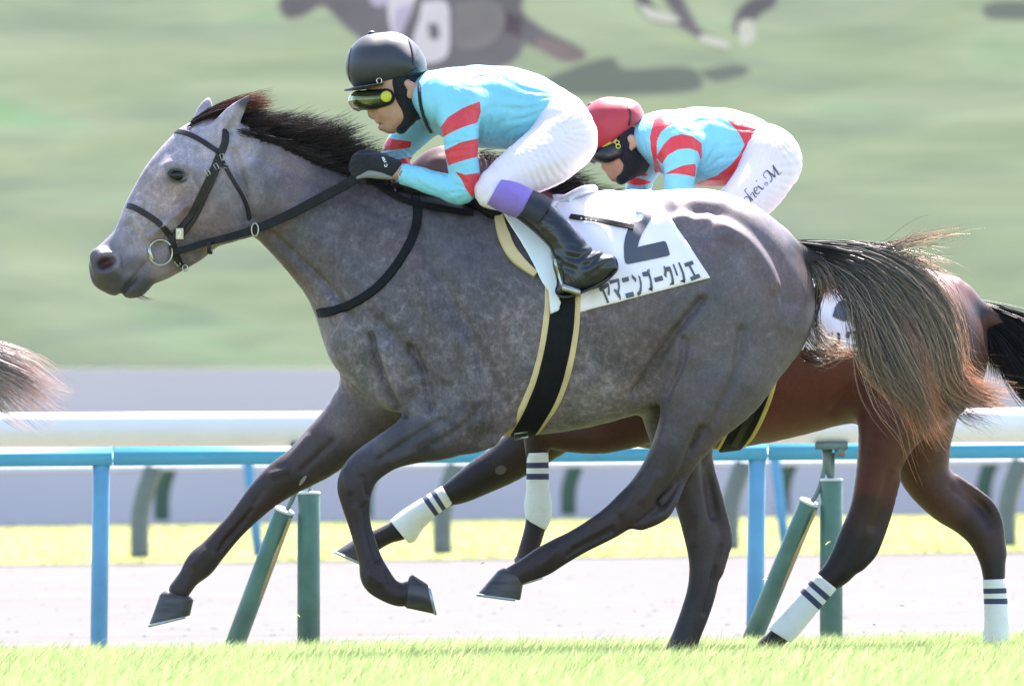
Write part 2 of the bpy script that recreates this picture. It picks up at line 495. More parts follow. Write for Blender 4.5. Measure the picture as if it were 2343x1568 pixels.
def grass_ground(name, c1, c2, scale):
    m, nt, b = new_mat(name)
    f = noise(nt, scale, 6, .65, objco(nt)); g = noise(nt, scale * 9, 3, .6, objco(nt))
    c = ramp(nt, f, [(.3, c1), (.7, c2)]); c = mixc(nt, c, (0.02, 0.04, 0.008), ramp(nt, g, [(.35, (.5, .5, .5)), (.6, (0, 0, 0))]))
    nt.links.new(c, b.inputs['Base Color']); b.inputs['Roughness'].default_value = .9; b.inputs['Specular IOR Level'].default_value = 0; bump(nt, b, g, .6, .03); return m
m_turf_soil = grass_ground('turf_sward', (.185, .20, .095), (.245, .255, .13), 1.3)
m_infield = grass_ground('infield_sward', (.27, .27, .10), (.32, .31, .13), .35)
m_far = grass_ground('outer_grass', (.10, .14, .04), (.15, .19, .05), .1)
m_sand, nt, b = new_mat('track_sand')
co = objco(nt)
f1 = noise(nt, .9, 6, .7, objco(nt, (.25, 1, 1))); f2 = noise(nt, 9, 5, .7, objco(nt, (.35, 1, 1)))
c = ramp(nt, f1, [(.25, (.130, .122, .117)), (.75, (.162, .154, .148))]); c = mixc(nt, c, (.082, .068, .065), ramp(nt, f2, [(.52, (0, 0, 0)), (.72, (.7, .7, .7))]))
nt.links.new(c, b.inputs['Base Color']); b.inputs['Roughness'].default_value = .95; b.inputs['Specular IOR Level'].default_value = 0; bump(nt, b, f2, .5, .03)

sheet('ground', -1500, 1500, -400, 2500, -.03, m_far, nx=40, ny=20)
sheet('turf_track', -60, 60, -45, 2.9, 0, m_turf_soil)
sheet('dirt_track', -60, 60, 2.9, 40.5, -.004, m_sand)
sheet('infield_turf', -60, 60, 40.5, 79.6, .004, m_infield)

# harrowed ridges and hoof-thrown clods of the dirt track, in real relief
def clods():
    n = 1500; V = []; F = []
    xs = rng.uniform(-6, 6, n); ys = 3.2 + 36 * rng.random(n) ** 1.4; sz = rng.uniform(.006, .02, n)
    for x, y, s_ in zip(xs, ys, sz):
        b0 = len(V); a = rng.uniform(0, 6.28)
        for k in range(5):
            w = a + k * 1.2566; r = s_ * rng.uniform(.7, 1.3); V.append((x + r * math.cos(w) * 1.6, y + r * math.sin(w), gz(x) - .01))
        V.append((x + rng.normal() * s_ * .3, y, gz(x) + s_ * rng.uniform(.25, .55)))
        for k in range(5): F.append((b0 + k, b0 + (k + 1) % 5, b0 + 5))
    o = mesh_obj('sand_clods', V, F, m_sand, None, True); tag(o, 'loose clods of sand lying on the dirt track', 'sand', kind='stuff')
clods()

# the long turf the horses run on: real blades
m_blade, nt, b = new_mat('grass_blade')
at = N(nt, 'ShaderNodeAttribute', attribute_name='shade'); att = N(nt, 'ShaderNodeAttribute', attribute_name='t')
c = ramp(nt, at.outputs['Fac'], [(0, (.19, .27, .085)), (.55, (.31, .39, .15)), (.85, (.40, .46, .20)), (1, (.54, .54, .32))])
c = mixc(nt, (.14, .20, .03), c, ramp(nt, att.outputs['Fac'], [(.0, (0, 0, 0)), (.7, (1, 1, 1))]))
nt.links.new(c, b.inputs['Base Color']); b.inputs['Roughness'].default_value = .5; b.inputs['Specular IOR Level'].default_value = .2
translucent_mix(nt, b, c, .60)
def blades(name, n, xr, yr, hlo, hhi, width, lean, label, ypow=1.0, ridge=0.0):
    x = rng.uniform(*xr, n); y = yr[0] + (yr[1] - yr[0]) * rng.random(n) ** ypow
    patch = .5 + .5 * np.sin(x * 2.1 + np.sin(y * 1.3) * 2) * np.sin(y * 1.7 + x)
    h = rng.uniform(hlo, hhi, n) * (.86 + .14 * patch); h *= np.where(rng.random(n) < .05, 1.25, 1) * (1 + ridge * np.clip((-1.15 - y) / .6, 0, 1))
    a = rng.normal(0, .9, n); dx = np.cos(a) * lean * h * rng.uniform(.2, 1.4, n); dy = np.sin(a) * lean * h
    wv = rng.uniform(.6, 1.3, n) * width; ang = rng.uniform(0, math.pi, n); wx = np.cos(ang) * wv / 2; wy = np.sin(ang) * wv / 2
    z = gz_v(x)
    V = np.empty((n, 5, 3), np.float32)
    for k, (f, s) in enumerate(((0, -1), (0, 1), (.55, -.8), (.55, .8))):
        V[:, k] = np.stack([x + dx * f * f + s * wx, y + dy * f * f + s * wy, z + h * f], 1)
    V[:, 4] = np.stack([x + dx, y + dy, z + h * .97], 1)
    b0 = np.arange(n)[:, None] * 5
    F = np.stack([b0 + np.array([0, 1, 3]), b0 + np.array([0, 3, 2]), b0 + np.array([2, 3, 4])], 1).reshape(-1, 3)
    at = {'shade': np.repeat(rng.random(n), 5), 't': np.tile(np.array([0, 0, .55, .55, 1]), n)}
    o = mesh_obj(name, V.reshape(-1, 3), F, m_blade, None, True, at); tag(o, label, 'grass', kind='stuff'); return o
def gz_v(x): return 0.013 * np.clip(x, -60, 60)
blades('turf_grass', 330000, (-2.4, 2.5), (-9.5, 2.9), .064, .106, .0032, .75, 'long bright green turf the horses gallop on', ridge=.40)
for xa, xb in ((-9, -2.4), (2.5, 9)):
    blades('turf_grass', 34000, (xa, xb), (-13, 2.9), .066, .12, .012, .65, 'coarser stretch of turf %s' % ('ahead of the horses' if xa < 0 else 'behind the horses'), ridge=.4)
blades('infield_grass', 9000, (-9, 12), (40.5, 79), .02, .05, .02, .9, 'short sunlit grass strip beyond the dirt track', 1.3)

# ------------------------------------------------------------------ rails
m_white_rail = simple('white_rail_plastic', (.82, .78, .79), .35, var=.04, scale=3, bumps=.05, bscale=8)
m_blue = simple('sky_blue_paint', (.048, .265, .335), .4, var=.07, scale=5, bumps=.08, bscale=30)
m_blue_post = simple('faded_blue_paint', (.075, .26, .41), .45, var=.12, scale=6, bumps=.08, bscale=30)
m_green = simple('dark_green_pipe', (.062, .145, .108), .5, var=.34, scale=5, bumps=.1, bscale=40)
m_greencap = simple('pale_pipe_cap', (.55, .60, .58), .5)
m_steel = simple('grey_green_steel', (.12, .17, .15), .5, var=.15)
m_greypost = simple('weathered_grey_post', (.13, .15, .12), .6, var=.15)
m_dkpost = simple('dark_green_post', (.045, .085, .055), .6, var=.15)
m_palebar = simple('pale_far_rail', (.55, .53, .50), .5, var=.05)
m_tan = simple('tan_rope', (.38, .26, .10), .8)

def bar(name, pts, prof, mat, parent):
    """a rail of constant profile [(dy, dz)...] through world points"""
    V = []; k = len(prof); F = []
    for p in pts:
        for dy, dz in prof: V.append((p[0], p[1] + dy, p[2] + dz))
    for i in range(len(pts) - 1):
        for a in range(k): F.append((i * k + a, i * k + (a + 1) % k, (i + 1) * k + (a + 1) % k, (i + 1) * k + a))
    F.append(tuple(range(k))); F.append(tuple((len(pts) - 1) * k + a for a in range(k))[::-1])
    o = mesh_obj(name, V, F, mat, parent, True)
    bm = bmesh.new(); bm.from_mesh(o.data); bmesh.ops.recalc_face_normals(bm, faces=bm.faces); bm.to_mesh(o.data); bm.free(); return o
def oval(ry, rz, n=28, ex=2.0):
    o = []
    for i in range(n):
        t = 2 * math.pi * i / n; c_, s_ = math.cos(t), math.sin(t)
        o.append((ry * math.copysign(abs(c_) ** (2 / ex), c_), rz * math.copysign(abs(s_) ** (2 / ex), s_)))
    return o
def post(name, p0, p1, r, mat, parent, cap=None, n=24):
    """a pipe with a slightly chamfered end, from foot p0 to head p1"""
    p0 = np.array(p0, float); p1 = np.array(p1, float); d = p1 - p0
    o = tube(name, [p0, p0 + d * .5, p1 - d / np.linalg.norm(d) * r * .12, p1], [r, r, r, r * .93], mat, parent, n)
    if cap:
        u = d / np.linalg.norm(d); tube('end_cap', [p1 - u * .004, p1 + u * .003, p1 + u * .006], [r * 1.04, r * 1.04, r * .9], cap, o, n)
    return o

# white running rail of the turf course with its green stands
eW = Ent(3.4)
rr = empty('running_rail', 'thick white plastic running rail on green pipe stands beside the turf', 'rail', (0, 3.4, 0))
bar('rail_tube', [eW.P(x, 977 - (x - 1171) * .0047) for x in (-4200, -1500, 0, 1171, 2342, 3800, 6400)], oval(.058, .0625), m_white_rail, rr)
def stand(xu, ytop, lx, ly, bx, by, xb):
    e = eW
    p = post('post', e.P(xu, 1560), e.P(xu, ytop), .041, m_green, rr, m_greencap)
    tube('rod', [e.P(xu + 3, ytop + 20, .0), e.P(xu + 3, 1035)], .009, m_steel, p, 10)
    q = post('brace_post', e.P(bx - (lx - bx) * .25, by + (by - ly) * .25, .10), e.P(lx, ly, -.02), .036, m_green, rr, m_greencap)
    tube('rod', [e.P(lx, ly + 8, -.02), e.P((lx + xb) / 2 + 4, (ly + 1085) / 2, -.01), e.P(xb, 1060)], .009, m_steel, q, 10, sub=4)
    tube('rope', [e.P(bx + 14, by, -.035 + .1), e.P(lx + 14, ly + 18, -.056)], .006, m_tan, q, 8)
    br = bar('bracket', [e.P(xb - 24, 1020), e.P(xb + 50, 1019)], [(-.05, -.012), (.05, -.012), (.05, .012), (-.05, .012)], m_steel, rr)
    tube('bracket_stem', [e.P(xb + 4, 1022), e.P(xb + 4, 1060), e.P(xu - 1, 1096)], [.019, .017, .011], m_steel, br, 12)
    tube('clamp_knob', [e.P(xb + 34, 1026, -.03), e.P(xb + 34, 1045, -.03)], [.022, .018], m_steel, br, 14)
stand(706, 1127, 651, 1167, 539, 1466, 690)
stand(1901, 1097, 1851, 1148, 1731, 1439, 1888)

# sky-blue rail of the dirt course
eB = Ent(5.0)
bluer = empty('blue_rail', 'sky-blue metal rail on slim blue posts right behind the white rail', 'rail', (0, 5, 0))
prof = [(-.032, -.036), (.032, -.036), (.036, -.03), (.036, .02), (.024, .036), (.006, .036), (-.028, .014), (-.036, .006), (-.036, -.03)]
for x0, x1 in ((-3300, -1246), (-1240, 256), (260, 1754), (1758, 3256), (3260, 6000)):
    bar('top_bar', [eB.P(x, 1044 - (x - 0) * .0083) for x in np.linspace(x0, x1, 5)], prof, m_blue, bluer)
for k in (-1, 0, 1, 2):
    x = 230 + 1500 * k; p = post('post', eB.P(x - 5, 1560), eB.P(x + 2, 1052 - x * .0083), .032, m_blue_post, bluer)
# the same kind of rail on the far side of the path, with leaning posts
eB2 = Ent(39.6)
blue2 = empty('blue_rail', 'second blue rail further back with thin leaning posts', 'rail', (0, 39.6, 0))
bar('top_bar', [eB2.P(x, 1052 - x * .0083) for x in (-3000, 0, 1200, 2342, 5000)], prof, m_blue, blue2)
for x in (-640, 565, 1770, 2358):
    post('post', eB2.P(x + 27, 1279 - x * .013), eB2.P(x, 1052 - x * .0083), .034, m_blue_post, blue2)

# two far rails with bent posts
def far_rail(Y, xs, ybar, ybase, bend, w, mb, mp, label, half):
    e = Ent(Y); r = empty('far_rail', label, 'rail', (0, Y, 0))
    bar('top_bar', [e.P(x, ybar - x * .0078) for x in (-3000, 0, 1171, 2342, 5000)], oval(half, half * 1.05, 16), mb, r)
    for x in xs:
        yb = ybase - x * .0135; yt = ybar - x * .0078
        pts = [e.P(x, yb + 6), e.P(x, yb - (yb - yt) * .42), e.P(x + bend * .25, yb - (yb - yt) * .66), e.P(x + bend * .62, yb - (yb - yt) * .86), e.P(x + bend, yt - 2)]
        bar_post = tube('post', pts, w, mp, r, 12, sub=4)
    return r
far_rail(40.2, (-350, 320, 1012, 1669, 2303, 2960), 1072, 1273, 34, .062, m_palebar, m_greypost, 'pale far rail with bent grey posts at the edge of the sand', .019)
far_rail(79.0, (-100, 370, 835, 1300, 1790, 2250, 2700), 1074, 1188, 18, .075, m_palebar, m_dkpost, 'faintest far rail on bent dark green posts at the foot of the wall', .02)

# ------------------------------------------------------------------ the giant screen and the wall it stands on
eS = Ent(81.0)
m_wall = simple('lavender_grey_wall', (.62, .515, .545), .8, var=.03, scale=.4)
ztop = eS.Z(843)
wl = mesh_obj('wall', *(lambda x0, x1, y0, y1, z0, z1: ([(x0, y0, z0), (x1, y0, z0), (x1, y1, z0), (x0, y1, z0), (x0, y0, z1), (x1, y0, z1), (x1, y1, z1), (x0, y1, z1)],
     [(0, 1, 5, 4), (1, 2, 6, 5), (2, 3, 7, 6), (3, 0, 4, 7), (4, 5, 6, 7), (3, 2, 1, 0)]))(-60, 60, 80.975, 84.5, -.9, ztop), m_wall, None, False)
tag(wl, 'long plain lavender-grey wall under the giant screen', 'wall')
scr = empty('video_screen', 'giant outdoor video screen showing galloping horses on green turf', 'screen', (1, 82, ztop))
# picture on the screen: turf streaked by the panning camera
m_pic, nt, b = new_mat('screen_turf_picture')
co = objco(nt, (.30, 1, 1.7)); f = noise(nt, .75, 4, .5, co, .9); g = noise(nt, .9, 3, .5, objco(nt, (.34, 1, 2.2)), .8)
c = ramp(nt, f, [(.28, (.325, .41, .27)), (.45, (.395, .475, .31)), (.58, (.425, .505, .35)), (.72, (.33, .53, .31))])
c = mixc(nt, c, (.31, .375, .30), ramp(nt, g, [(.36, (.75, .75, .75)), (.54, (0, 0, 0))]))
h_ = noise(nt, 2.6, 4, .6, objco(nt, (.20, 1, 1.5)), .5); c = mixc(nt, c, ramp(nt, h_, [(.3, (.82, .87, .82)), (.5, (.97, 1, .96)), (.7, (1.10, 1.10, 1.08))]), 1.0, 'MULTIPLY')
SCREEN_GAIN = .247
def emis(nt, b, c, gain):
    nt.links.new(c, b.inputs['Emission Color']); b.inputs['Emission Strength'].default_value = gain
    b.inputs['Base Color'].default_value = (.02, .02, .02, 1); b.inputs['Roughness'].default_value = .6
emis(nt, b, c, SCREEN_GAIN)
def emat(name, col, var=.1):
    bgc = (.40, .47, .325); k_ = lambda f: tuple(c * f + g * (1 - f) for c, g in zip(col, bgc))
    return [emat1(name + '_rim', k_(.25), .05), emat1(name + '_edge', k_(.62), .08), emat1(name, col, var), emat1(name + '_core', tuple(c * .93 for c in col), var)]
def emat1(name, col, var=.1):
    m, nt, b = new_mat(name); f = noise(nt, 1.1, 4, .6, objco(nt, (.8, 1, 1.3)))
    emis(nt, b, ramp(nt, f, [(.3, tuple(x * (1 - var) for x in col)), (.7, tuple(x * (1 + var) for x in col))]), SCREEN_GAIN); return m
zs0, zs1 = ztop + .004, ztop + 4.6
def boxv(x0, x1, y0, y1, z0, z1):
    return [(x0, y0, z0), (x1, y0, z0), (x1, y1, z0), (x0, y1, z0), (x0, y0, z1), (x1, y0, z1), (x1, y1, z1), (x0, y1, z1)], [(0, 1, 5, 4), (1, 2, 6, 5), (2, 3, 7, 6), (3, 0, 4, 7), (4, 5, 6, 7), (3, 2, 1, 0)]
mesh_obj('screen_panel', *boxv(-22, 24, 81.0, 81.4, zs0, zs1), m_pic, scr, False)
m_frame = simple('screen_frame_grey', (.2, .2, .22), .6)
mesh_obj('screen_frame', *boxv(-22.4, 24.4, 81.15, 82.4, zs0 + .01, zs1 + .35), m_frame, scr, False)
def picture(name, polys, mat, lift):
    for poly in polys:
        P0 = resample(poly + [poly[0]], 7)[:-1]; a_ = sum(P0[i][0] * P0[(i + 1) % len(P0)][1] - P0[(i + 1) % len(P0)][0] * P0[i][1] for i in range(len(P0)))
        T_ = np.roll(P0, -1, 0) - np.roll(P0, 1, 0); T_ /= np.linalg.norm(T_, axis=1)[:, None] + 1e-9; Nn = np.c_[T_[:, 1], -T_[:, 0]] * (1 if a_ > 0 else -1)
        for k, (off, mt) in enumerate(((9, mat[0]), (4.5, mat[1]), (0, mat[2]), (-7, mat[3]))):    # the screen's own blurred picture edge
            e = Ent(81.0 - lift - k * .002); P = P0 + Nn * off
            if (k == 3 and abs(a_) < 9000) or (k < 2 and lift > .035): continue
            o = mesh_obj(name, [e.P(x, y) for x, y in P], [tuple(range(len(P)))], mt, scr, False)
            bm = bmesh.new(); bm.from_mesh(o.data); bmesh.ops.recalc_face_normals(bm, faces=bm.faces)
            bmesh.ops.triangulate(bm, faces=bm.faces); bm.to_mesh(o.data); bm.free()
e_dark = emat('screen_dark_horse', (.125, .11, .14), .32); e_shadow = emat('screen_shadow', (.14, .17, .15), .08); e_white = emat('screen_white', (.62, .60, .70))
e_mid = emat('screen_mid_grey', (.19, .175, .20), .25); e_brown = emat('screen_brown', (.20, .15, .16)); e_lav = emat('screen_lavender', (.42, .38, .55))
picture('shadow_picture', [[(1240, 185), (1330, 150), (1400, 135), (1430, 160), (1560, 155), (1600, 175), (1590, 205), (1450, 215), (1300, 215)], [(1600, 165), (1680, 150), (1710, 165), (1640, 185)],
                           [(2250, 15), (2300, 5), (2400, 12), (2400, 40), (2290, 42), (2255, 35)]], e_shadow, .02)
picture('horse_picture', [[(640, 10), (660, -20), (700, -40), (800, -40), (1160, -40), (1190, 20), (1200, 60), (1190, 120), (1150, 150), (1060, 160), (960, 160), (880, 130), (830, 90), (790, 60), (740, 12), (690, 35), (655, 38)],
                          [(1140, 10), (1200, 40), (1250, 75), (1320, 110), (1335, 130), (1290, 138), (1230, 110), (1180, 90), (1140, 70)]], e_dark, .03)
picture('tail_tip_picture', [[(1230, 85), (1290, 100), (1330, 122), (1320, 140), (1270, 130), (1225, 105)]], e_brown, .04)
picture('rump_sheen_picture', [[(1040, 10), (1110, 0), (1150, 20), (1150, 70), (1100, 110), (1040, 100)]], e_mid, .04)
picture('saddle_cloth_picture', [[(965, 5), (1020, 5), (1028, 60), (1020, 130), (960, 142), (945, 95), (960, 40)], [(885, -20), (950, -20), (940, 20), (925, 60), (905, 90), (890, 50)]], e_white, .05)
picture('rider_leg_picture', [[(905, 20), (945, 10), (930, 50), (915, 85), (900, 60)], [(840, -30), (900, -30), (880, 12), (850, 10)]], e_lav, .06)
picture('number_picture', [[(978, 55), (1000, 55), (1005, 85), (985, 90)]], e_dark, .07)
picture('horse_legs_picture', [[(1455, -10), (1480, -10), (1490, 20), (1540, 40), (1560, 50), (1530, 10), (1515, -20), (1545, -20), (1575, 30), (1600, 70), (1660, 105), (1650, 112), (1590, 80), (1545, 55), (1500, 48), (1470, 25)],
                               [(1690, 25), (1720, 0), (1770, -10), (1770, 12), (1740, 30), (1715, 55), (1690, 80), (1680, 60)]], e_dark, .03)
picture('leg_wrap_picture', [[(1462, 8), (1480, 15), (1545, 38), (1550, 52), (1500, 48), (1475, 35)], [(1605, 78), (1660, 95), (1668, 112), (1640, 108), (1600, 92)], [(1690, 50), (1720, 45), (1728, 85), (1700, 105), (1688, 80)]], emat('screen_pale_wrap', (.55, .58, .52)), .045)

# ================================================================== HORSES
e1 = Ent(0.0)
def coat_mat(name, mottle, mscale, rough, sheen, tintc, spec=.3):
    m, nt, b = new_mat(name)
    at = N(nt, 'ShaderNodeAttribute', attribute_name='coat').outputs['Color']
    co = objco(nt)
    f1 = noise(nt, mscale, 6, .62, co, .4); f2 = noise(nt, mscale * 6, 5, .7, objco(nt, (1.3, 1, .75)), .5); f3 = noise(nt, 300, 2, .7, objco(nt, (.5, 1, 1.3)))
    c = mixc(nt, at, ramp(nt, f1, [(.30, (1 - mottle * .55,) * 3), (.5, (1, 1, 1)), (.72, (1 + mottle * .6,) * 3)]), 1.0, 'MULTIPLY')
    fl = N(nt, 'ShaderNodeAttribute', attribute_name='fleck').outputs['Fac']
    c = mixc(nt, c, ramp(nt, f2, [(.32, (1 - mottle * .7,) * 3), (.52, (1, 1, 1)), (.68, (1 + mottle * 1.2,) * 3)]), fl, 'MULTIPLY')
    f4 = noise(nt, mscale * 2.6, 4, .6, objco(nt, (1, 1, 1.2)), .8)
    c = mixc(nt, c, ramp(nt, f4, [(.35, (1 - mottle * .5,) * 3), (.52, (1, 1, 1)), (.68, (1 + mottle * 1.3,) * 3)]), fl, 'MULTIPLY')
    f5 = noise(nt, 3.4, 4, .6, co, .6); c = mixc(nt, c, ramp(nt, f5, [(.36, (1.10, .94, .90)), (.5, (1, 1, 1)), (.66, (.92, .98, 1.06))]), 1.0, 'MULTIPLY')
    c = mixc(nt, c, ramp(nt, f3, [(.3, (.80,) * 3), (.7, (1.2,) * 3)]), 1.0, 'MULTIPLY')
    nt.links.new(c, b.inputs['Base Color']); b.inputs['Roughness'].default_value = rough
    b.inputs['Specular IOR Level'].default_value = spec
    b.inputs['Sheen Weight'].default_value = sheen; b.inputs['Sheen Roughness'].default_value = .4; b.inputs['Sheen Tint'].default_value = (*tintc, 1)
    bump(nt, b, f3, .25, .004)
    return m
m_grey = coat_mat('grey_coat', .38, 9, .50, .06, (.9, .85, .85), .28)
m_bay = coat_mat('dark_bay_coat', .12, 6, .46, .02, (.8, .6, .5), .30)
m_hoof, nt, b = new_mat('hoof_horn')
f = noise(nt, 6, 4, .6, objco(nt, (1, 1, 8))); nt.links.new(ramp(nt, f, [(.3, (.022, .019, .019)), (.7, (.065, .057, .055))]), b.inputs['Base Color']); b.inputs['Roughness'].default_value = .45
m_shoe = simple('aluminium_shoe', (.36, .37, .38), .45, .6)
m_eye = simple('dark_eye', (.006, .005, .005), .16, var=.3, spec=.35)
m_lid = simple('dark_eyelid', (.035, .032, .034), .5)
m_nostril = simple('pink_nostril', (.22, .09, .085), .5)
m_wrap, nt, b = new_mat('leg_bandage_cloth')
co = objco(nt); f = noise(nt, 22, 6, .7, co); g = noise(nt, 5, 4, .6, co); st = N(nt, 'ShaderNodeAttribute', attribute_name='along').outputs['Fac']
c = mixc(nt, (.68, .68, .64), (.25, .19, .13), ramp(nt, f, [(.52, (0, 0, 0)), (.80, (.55, .55, .55))])); c = mixc(nt, c, (.70, .70, .66), ramp(nt, g, [(.35, (.95,) * 3), (.7, (.1,) * 3)]))
stripe = ramp(nt, st, [(0, (0, 0, 0)), (.13, (1, 1, 1)), (.21, (0, 0, 0)), (.285, (1, 1, 1)), (.365, (0, 0, 0))], 'CONSTANT')
c = mixc(nt, c, (.045, .05, .10), stripe); nt.links.new(c, b.inputs['Base Color']); b.inputs['Roughness'].default_value = .9
wv = N(nt, 'ShaderNodeMath', operation='MULTIPLY'); nt.links.new(st, wv.inputs[0]); wv.inputs[1].default_value = 120
sn = N(nt, 'ShaderNodeMath', operation='SINE'); nt.links.new(wv.outputs[0], sn.inputs[0]); bump(nt, b, sn.outputs[0], .07, .002)

def hoof(ent, parent, cf, ch, toe, heel, yo, shoe=True, hd=.056, ex=2.0):
    """horn capsule between the coronet (front, back) and the sole (toe, heel)"""
    secs = []
    for f_, bul in ((-.16, .80), (-.06, .95), (.03, 1.02), (.10, 1.0), (.35, 1), (.65, 1), (.93, 1), (1, .97)):
        x1 = cf[0] + (toe[0] - cf[0]) * f_; y1 = cf[1] + (toe[1] - cf[1]) * f_; x2 = ch[0] + (heel[0] - ch[0]) * f_; y2 = ch[1] + (heel[1] - ch[1]) * f_
        cx, cy = (x1 + x2) / 2, (y1 + y2) / 2
        secs.append((cx + (x1 - cx) * bul, cy + (y1 - cy) * bul, cx + (x2 - cx) * bul, cy + (y2 - cy) * bul, (hd * .78 + hd * .22 * f_) * bul, yo))
    o = loft('hoof', ent, secs, m_hoof, parent, 26, ex)
    if shoe:
        ax = np.array(toe, float) - np.array(cf, float) + np.array(heel, float) - np.array(ch, float); ax /= np.linalg.norm(ax)
        t = np.array(toe, float); h_ = np.array(heel, float); c_ = (t + h_) / 2; pts = []
        for w in np.linspace(-2.45, 2.45, 25):
            p = c_ + (t - c_) * math.cos(w) * .97 + ax * 1.0; pts.append(ent.P(p[0], p[1], yo + hd * .95 * math.sin(w)))
        tube('horseshoe', pts, .0048, m_shoe, o, 8)
    return o
def wrap(ent, parent, secs, sub=4, n=22):
    o = loft('leg_bandage', ent, secs, m_wrap, parent, n, 2.0, sub=sub)
    S = catmull(np.array(secs, float), sub); mid = np.c_[(S[:, 0] + S[:, 2]) / 2, (S[:, 1] + S[:, 3]) / 2]
    d = np.r_[0, np.cumsum(np.linalg.norm(np.diff(mid, axis=0), axis=1))]; d /= d[-1]
    at = o.data.attributes.new('along', 'FLOAT', 'POINT'); at.data.foreach_set('value', np.repeat(d, n).astype(np.float32)); return o

# ---------------------------------------------------------------- the grey
horse1 = empty('horse', 'dappled grey racehorse galloping in front with number 2 cloth', 'horse', (0, 0, 0), 'galloping racehorses')
v = Vol(e1, (170, 180, 1900, 1560), (-.42, .42), .006)
# barrel and quarters
v.add([(835, 775, 92, 0, 1.45), (905, 722, 172, 0, .90), (1000, 706, 248, 0, .70), (1120, 726, 268, 0, .69), (1250, 722, 268, 0, .74), (1370, 702, 260, 0, .80), (1480, 681, 242, 0, .84), (1560, 668, 236, 0, .85), (1610, 662, 226, 0, .87), (1660, 690, 205, 0, .86)], .02, 3)
# neck
v.add([(930, 640, 190, 0, .66), (850, 585, 172, 0, .62), (755, 520, 140, 0, .60), (670, 460, 119, 0, .58), (595, 408, 106, 0, .58), (545, 372, 92, 0, .62)], .06, 4)
# head
v.add([(492, 368, 90, 0, .66), (452, 445, 118, 0, .52), (405, 490, 104, 0, .53), (356, 533, 84, 0, .55), (310, 572, 66, 0, .60), (263, 609, 60, 0, .76)], .05, 5)
v.both([(478, 400, 52, -.075, .5), (505, 470, 62, -.062, .42), (520, 505, 38, -.05, .5)], .05)     # cheek
v.add([(456, 362, 76, 0, .62), (412, 428, 82, 0, .60), (366, 490, 70, 0, .60)], .04); v.both([(405, 398, 28, -.070, .8), (422, 386, 24, -.072, .8)], .04)                                # eye socket
v.add([(425, 560, 40, 0, .7), (370, 600, 36, 0, .8), (335, 625, 27, 0, .9), (314, 652, 26, 0, 1.15), (300, 662, 19, 0, 1.4)], .04)       # lower jaw and chin
v.add([(238, 636, 24, 0, 1.6), (262, 652, 22, 0, 1.5)], .02)                                      # upper lip
v.both([(228, 588, 22, -.050, .8), (240, 616, 22, -.056, .75), (266, 612, 18, -.058, .7)], .02)                                # nostril wings
v.cut([(234, 606, 13, -.082, 2.2), (256, 597, 12, -.080, 2.0)], .008); v.cut([(234, 606, 13, .082, 2.2), (256, 597, 12, .080, 2.0)], .008)
for s_ in (-1, 1):
    v.cut([(334, 600, 5, s_ * .064, 3), (314, 630, 6.5, s_ * .064, 3), (294, 652, 6.5, s_ * .055, 3.5), (276, 676, 6, s_ * .035, 4), (275, 680, 6, 0, 4)], .008)
v.add([(506, 318, 30, -.058, .9), (519, 288, 27, -.068, .62), (541, 256, 19, -.075, .6), (571, 221, 4, -.078, 1)], .025)
v.add([(462, 305, 28, .058, .9), (466, 272, 25, .07, .62), (470, 246, 17, .078, .6), (476, 224, 4, .082, 1)], .025)
v.cut([(528, 300, 12, -.092, 1), (546, 268, 9, -.096, 1), (562, 240, 4, -.09, 1)], .01)
# tail dock
v.add([(1765, 570, 44, 0, .8), (1812, 577, 21, 0, 1), (1880, 592, 16, 0, 1), (1950, 625, 12, 0, 1)], .05)
# shoulders, quarters
v.both([(945, 610, 130, -.12, .45), (985, 740, 150, -.15, .42), (1055, 880, 118, -.15, .5)], .06)
v.both([(850, 800, 80, -.085, .8), (905, 860, 72, -.09, .8)], .05)
v.add([(1655, 745, 168, -.115, .62), (1640, 850, 124, -.135, .72), (1592, 945, 82, -.145, .95), (1551, 1020, 60, -.15, .95), (1512, 1078, 47, -.15, .85), (1476, 1124, 42, -.15, .78), (1442, 1157, 40, -.15, .75), (1394, 1195, 35, -.15, .75), (1325, 1235, 30, -.15, .82), (1275, 1262, 32, -.15, .88), (1238, 1284, 33, -.15, .9), (1200, 1303, 27, -.15, 1.0), (1172, 1318, 25, -.15, 1.05)], .05, 4)
v.add([(1585, 1020, 14, -.15, .8), (1558, 1095, 12.5, -.15, .8), (1526, 1160, 15, -.15, .9), (1502, 1178, 19, -.15, .85), (1465, 1190, 22, -.15, .8)], .02)
v.add([(1630, 760, 155, .115, .62), (1585, 872, 126, .125, .70), (1562, 955, 88, .14, .85), (1568, 1028, 64, .15, .9), (1574, 1095, 50, .15, .85), (1588, 1150, 43, .15, .78), (1606, 1215, 43, .15, .68), (1614, 1285, 37, .15, .68), (1608, 1345, 34, .15, .75), (1592, 1400, 33, .15, .82), (1573, 1450, 32, .15, .88), (1560, 1482, 33, .15, .9), (1535, 1508, 27, .15, 1), (1518, 1520, 25, .15, 1.05)], .05, 4)
v.add([(1620, 1060, 13, .15, .8), (1644, 1140, 12.5, .15, .8), (1664, 1226, 14, .15, .9), (1654, 1262, 17, .15, .85), (1638, 1300, 20, .15, .8)], .02)
v.add([(1490, 880, 55, .06, 1.0)], .06)
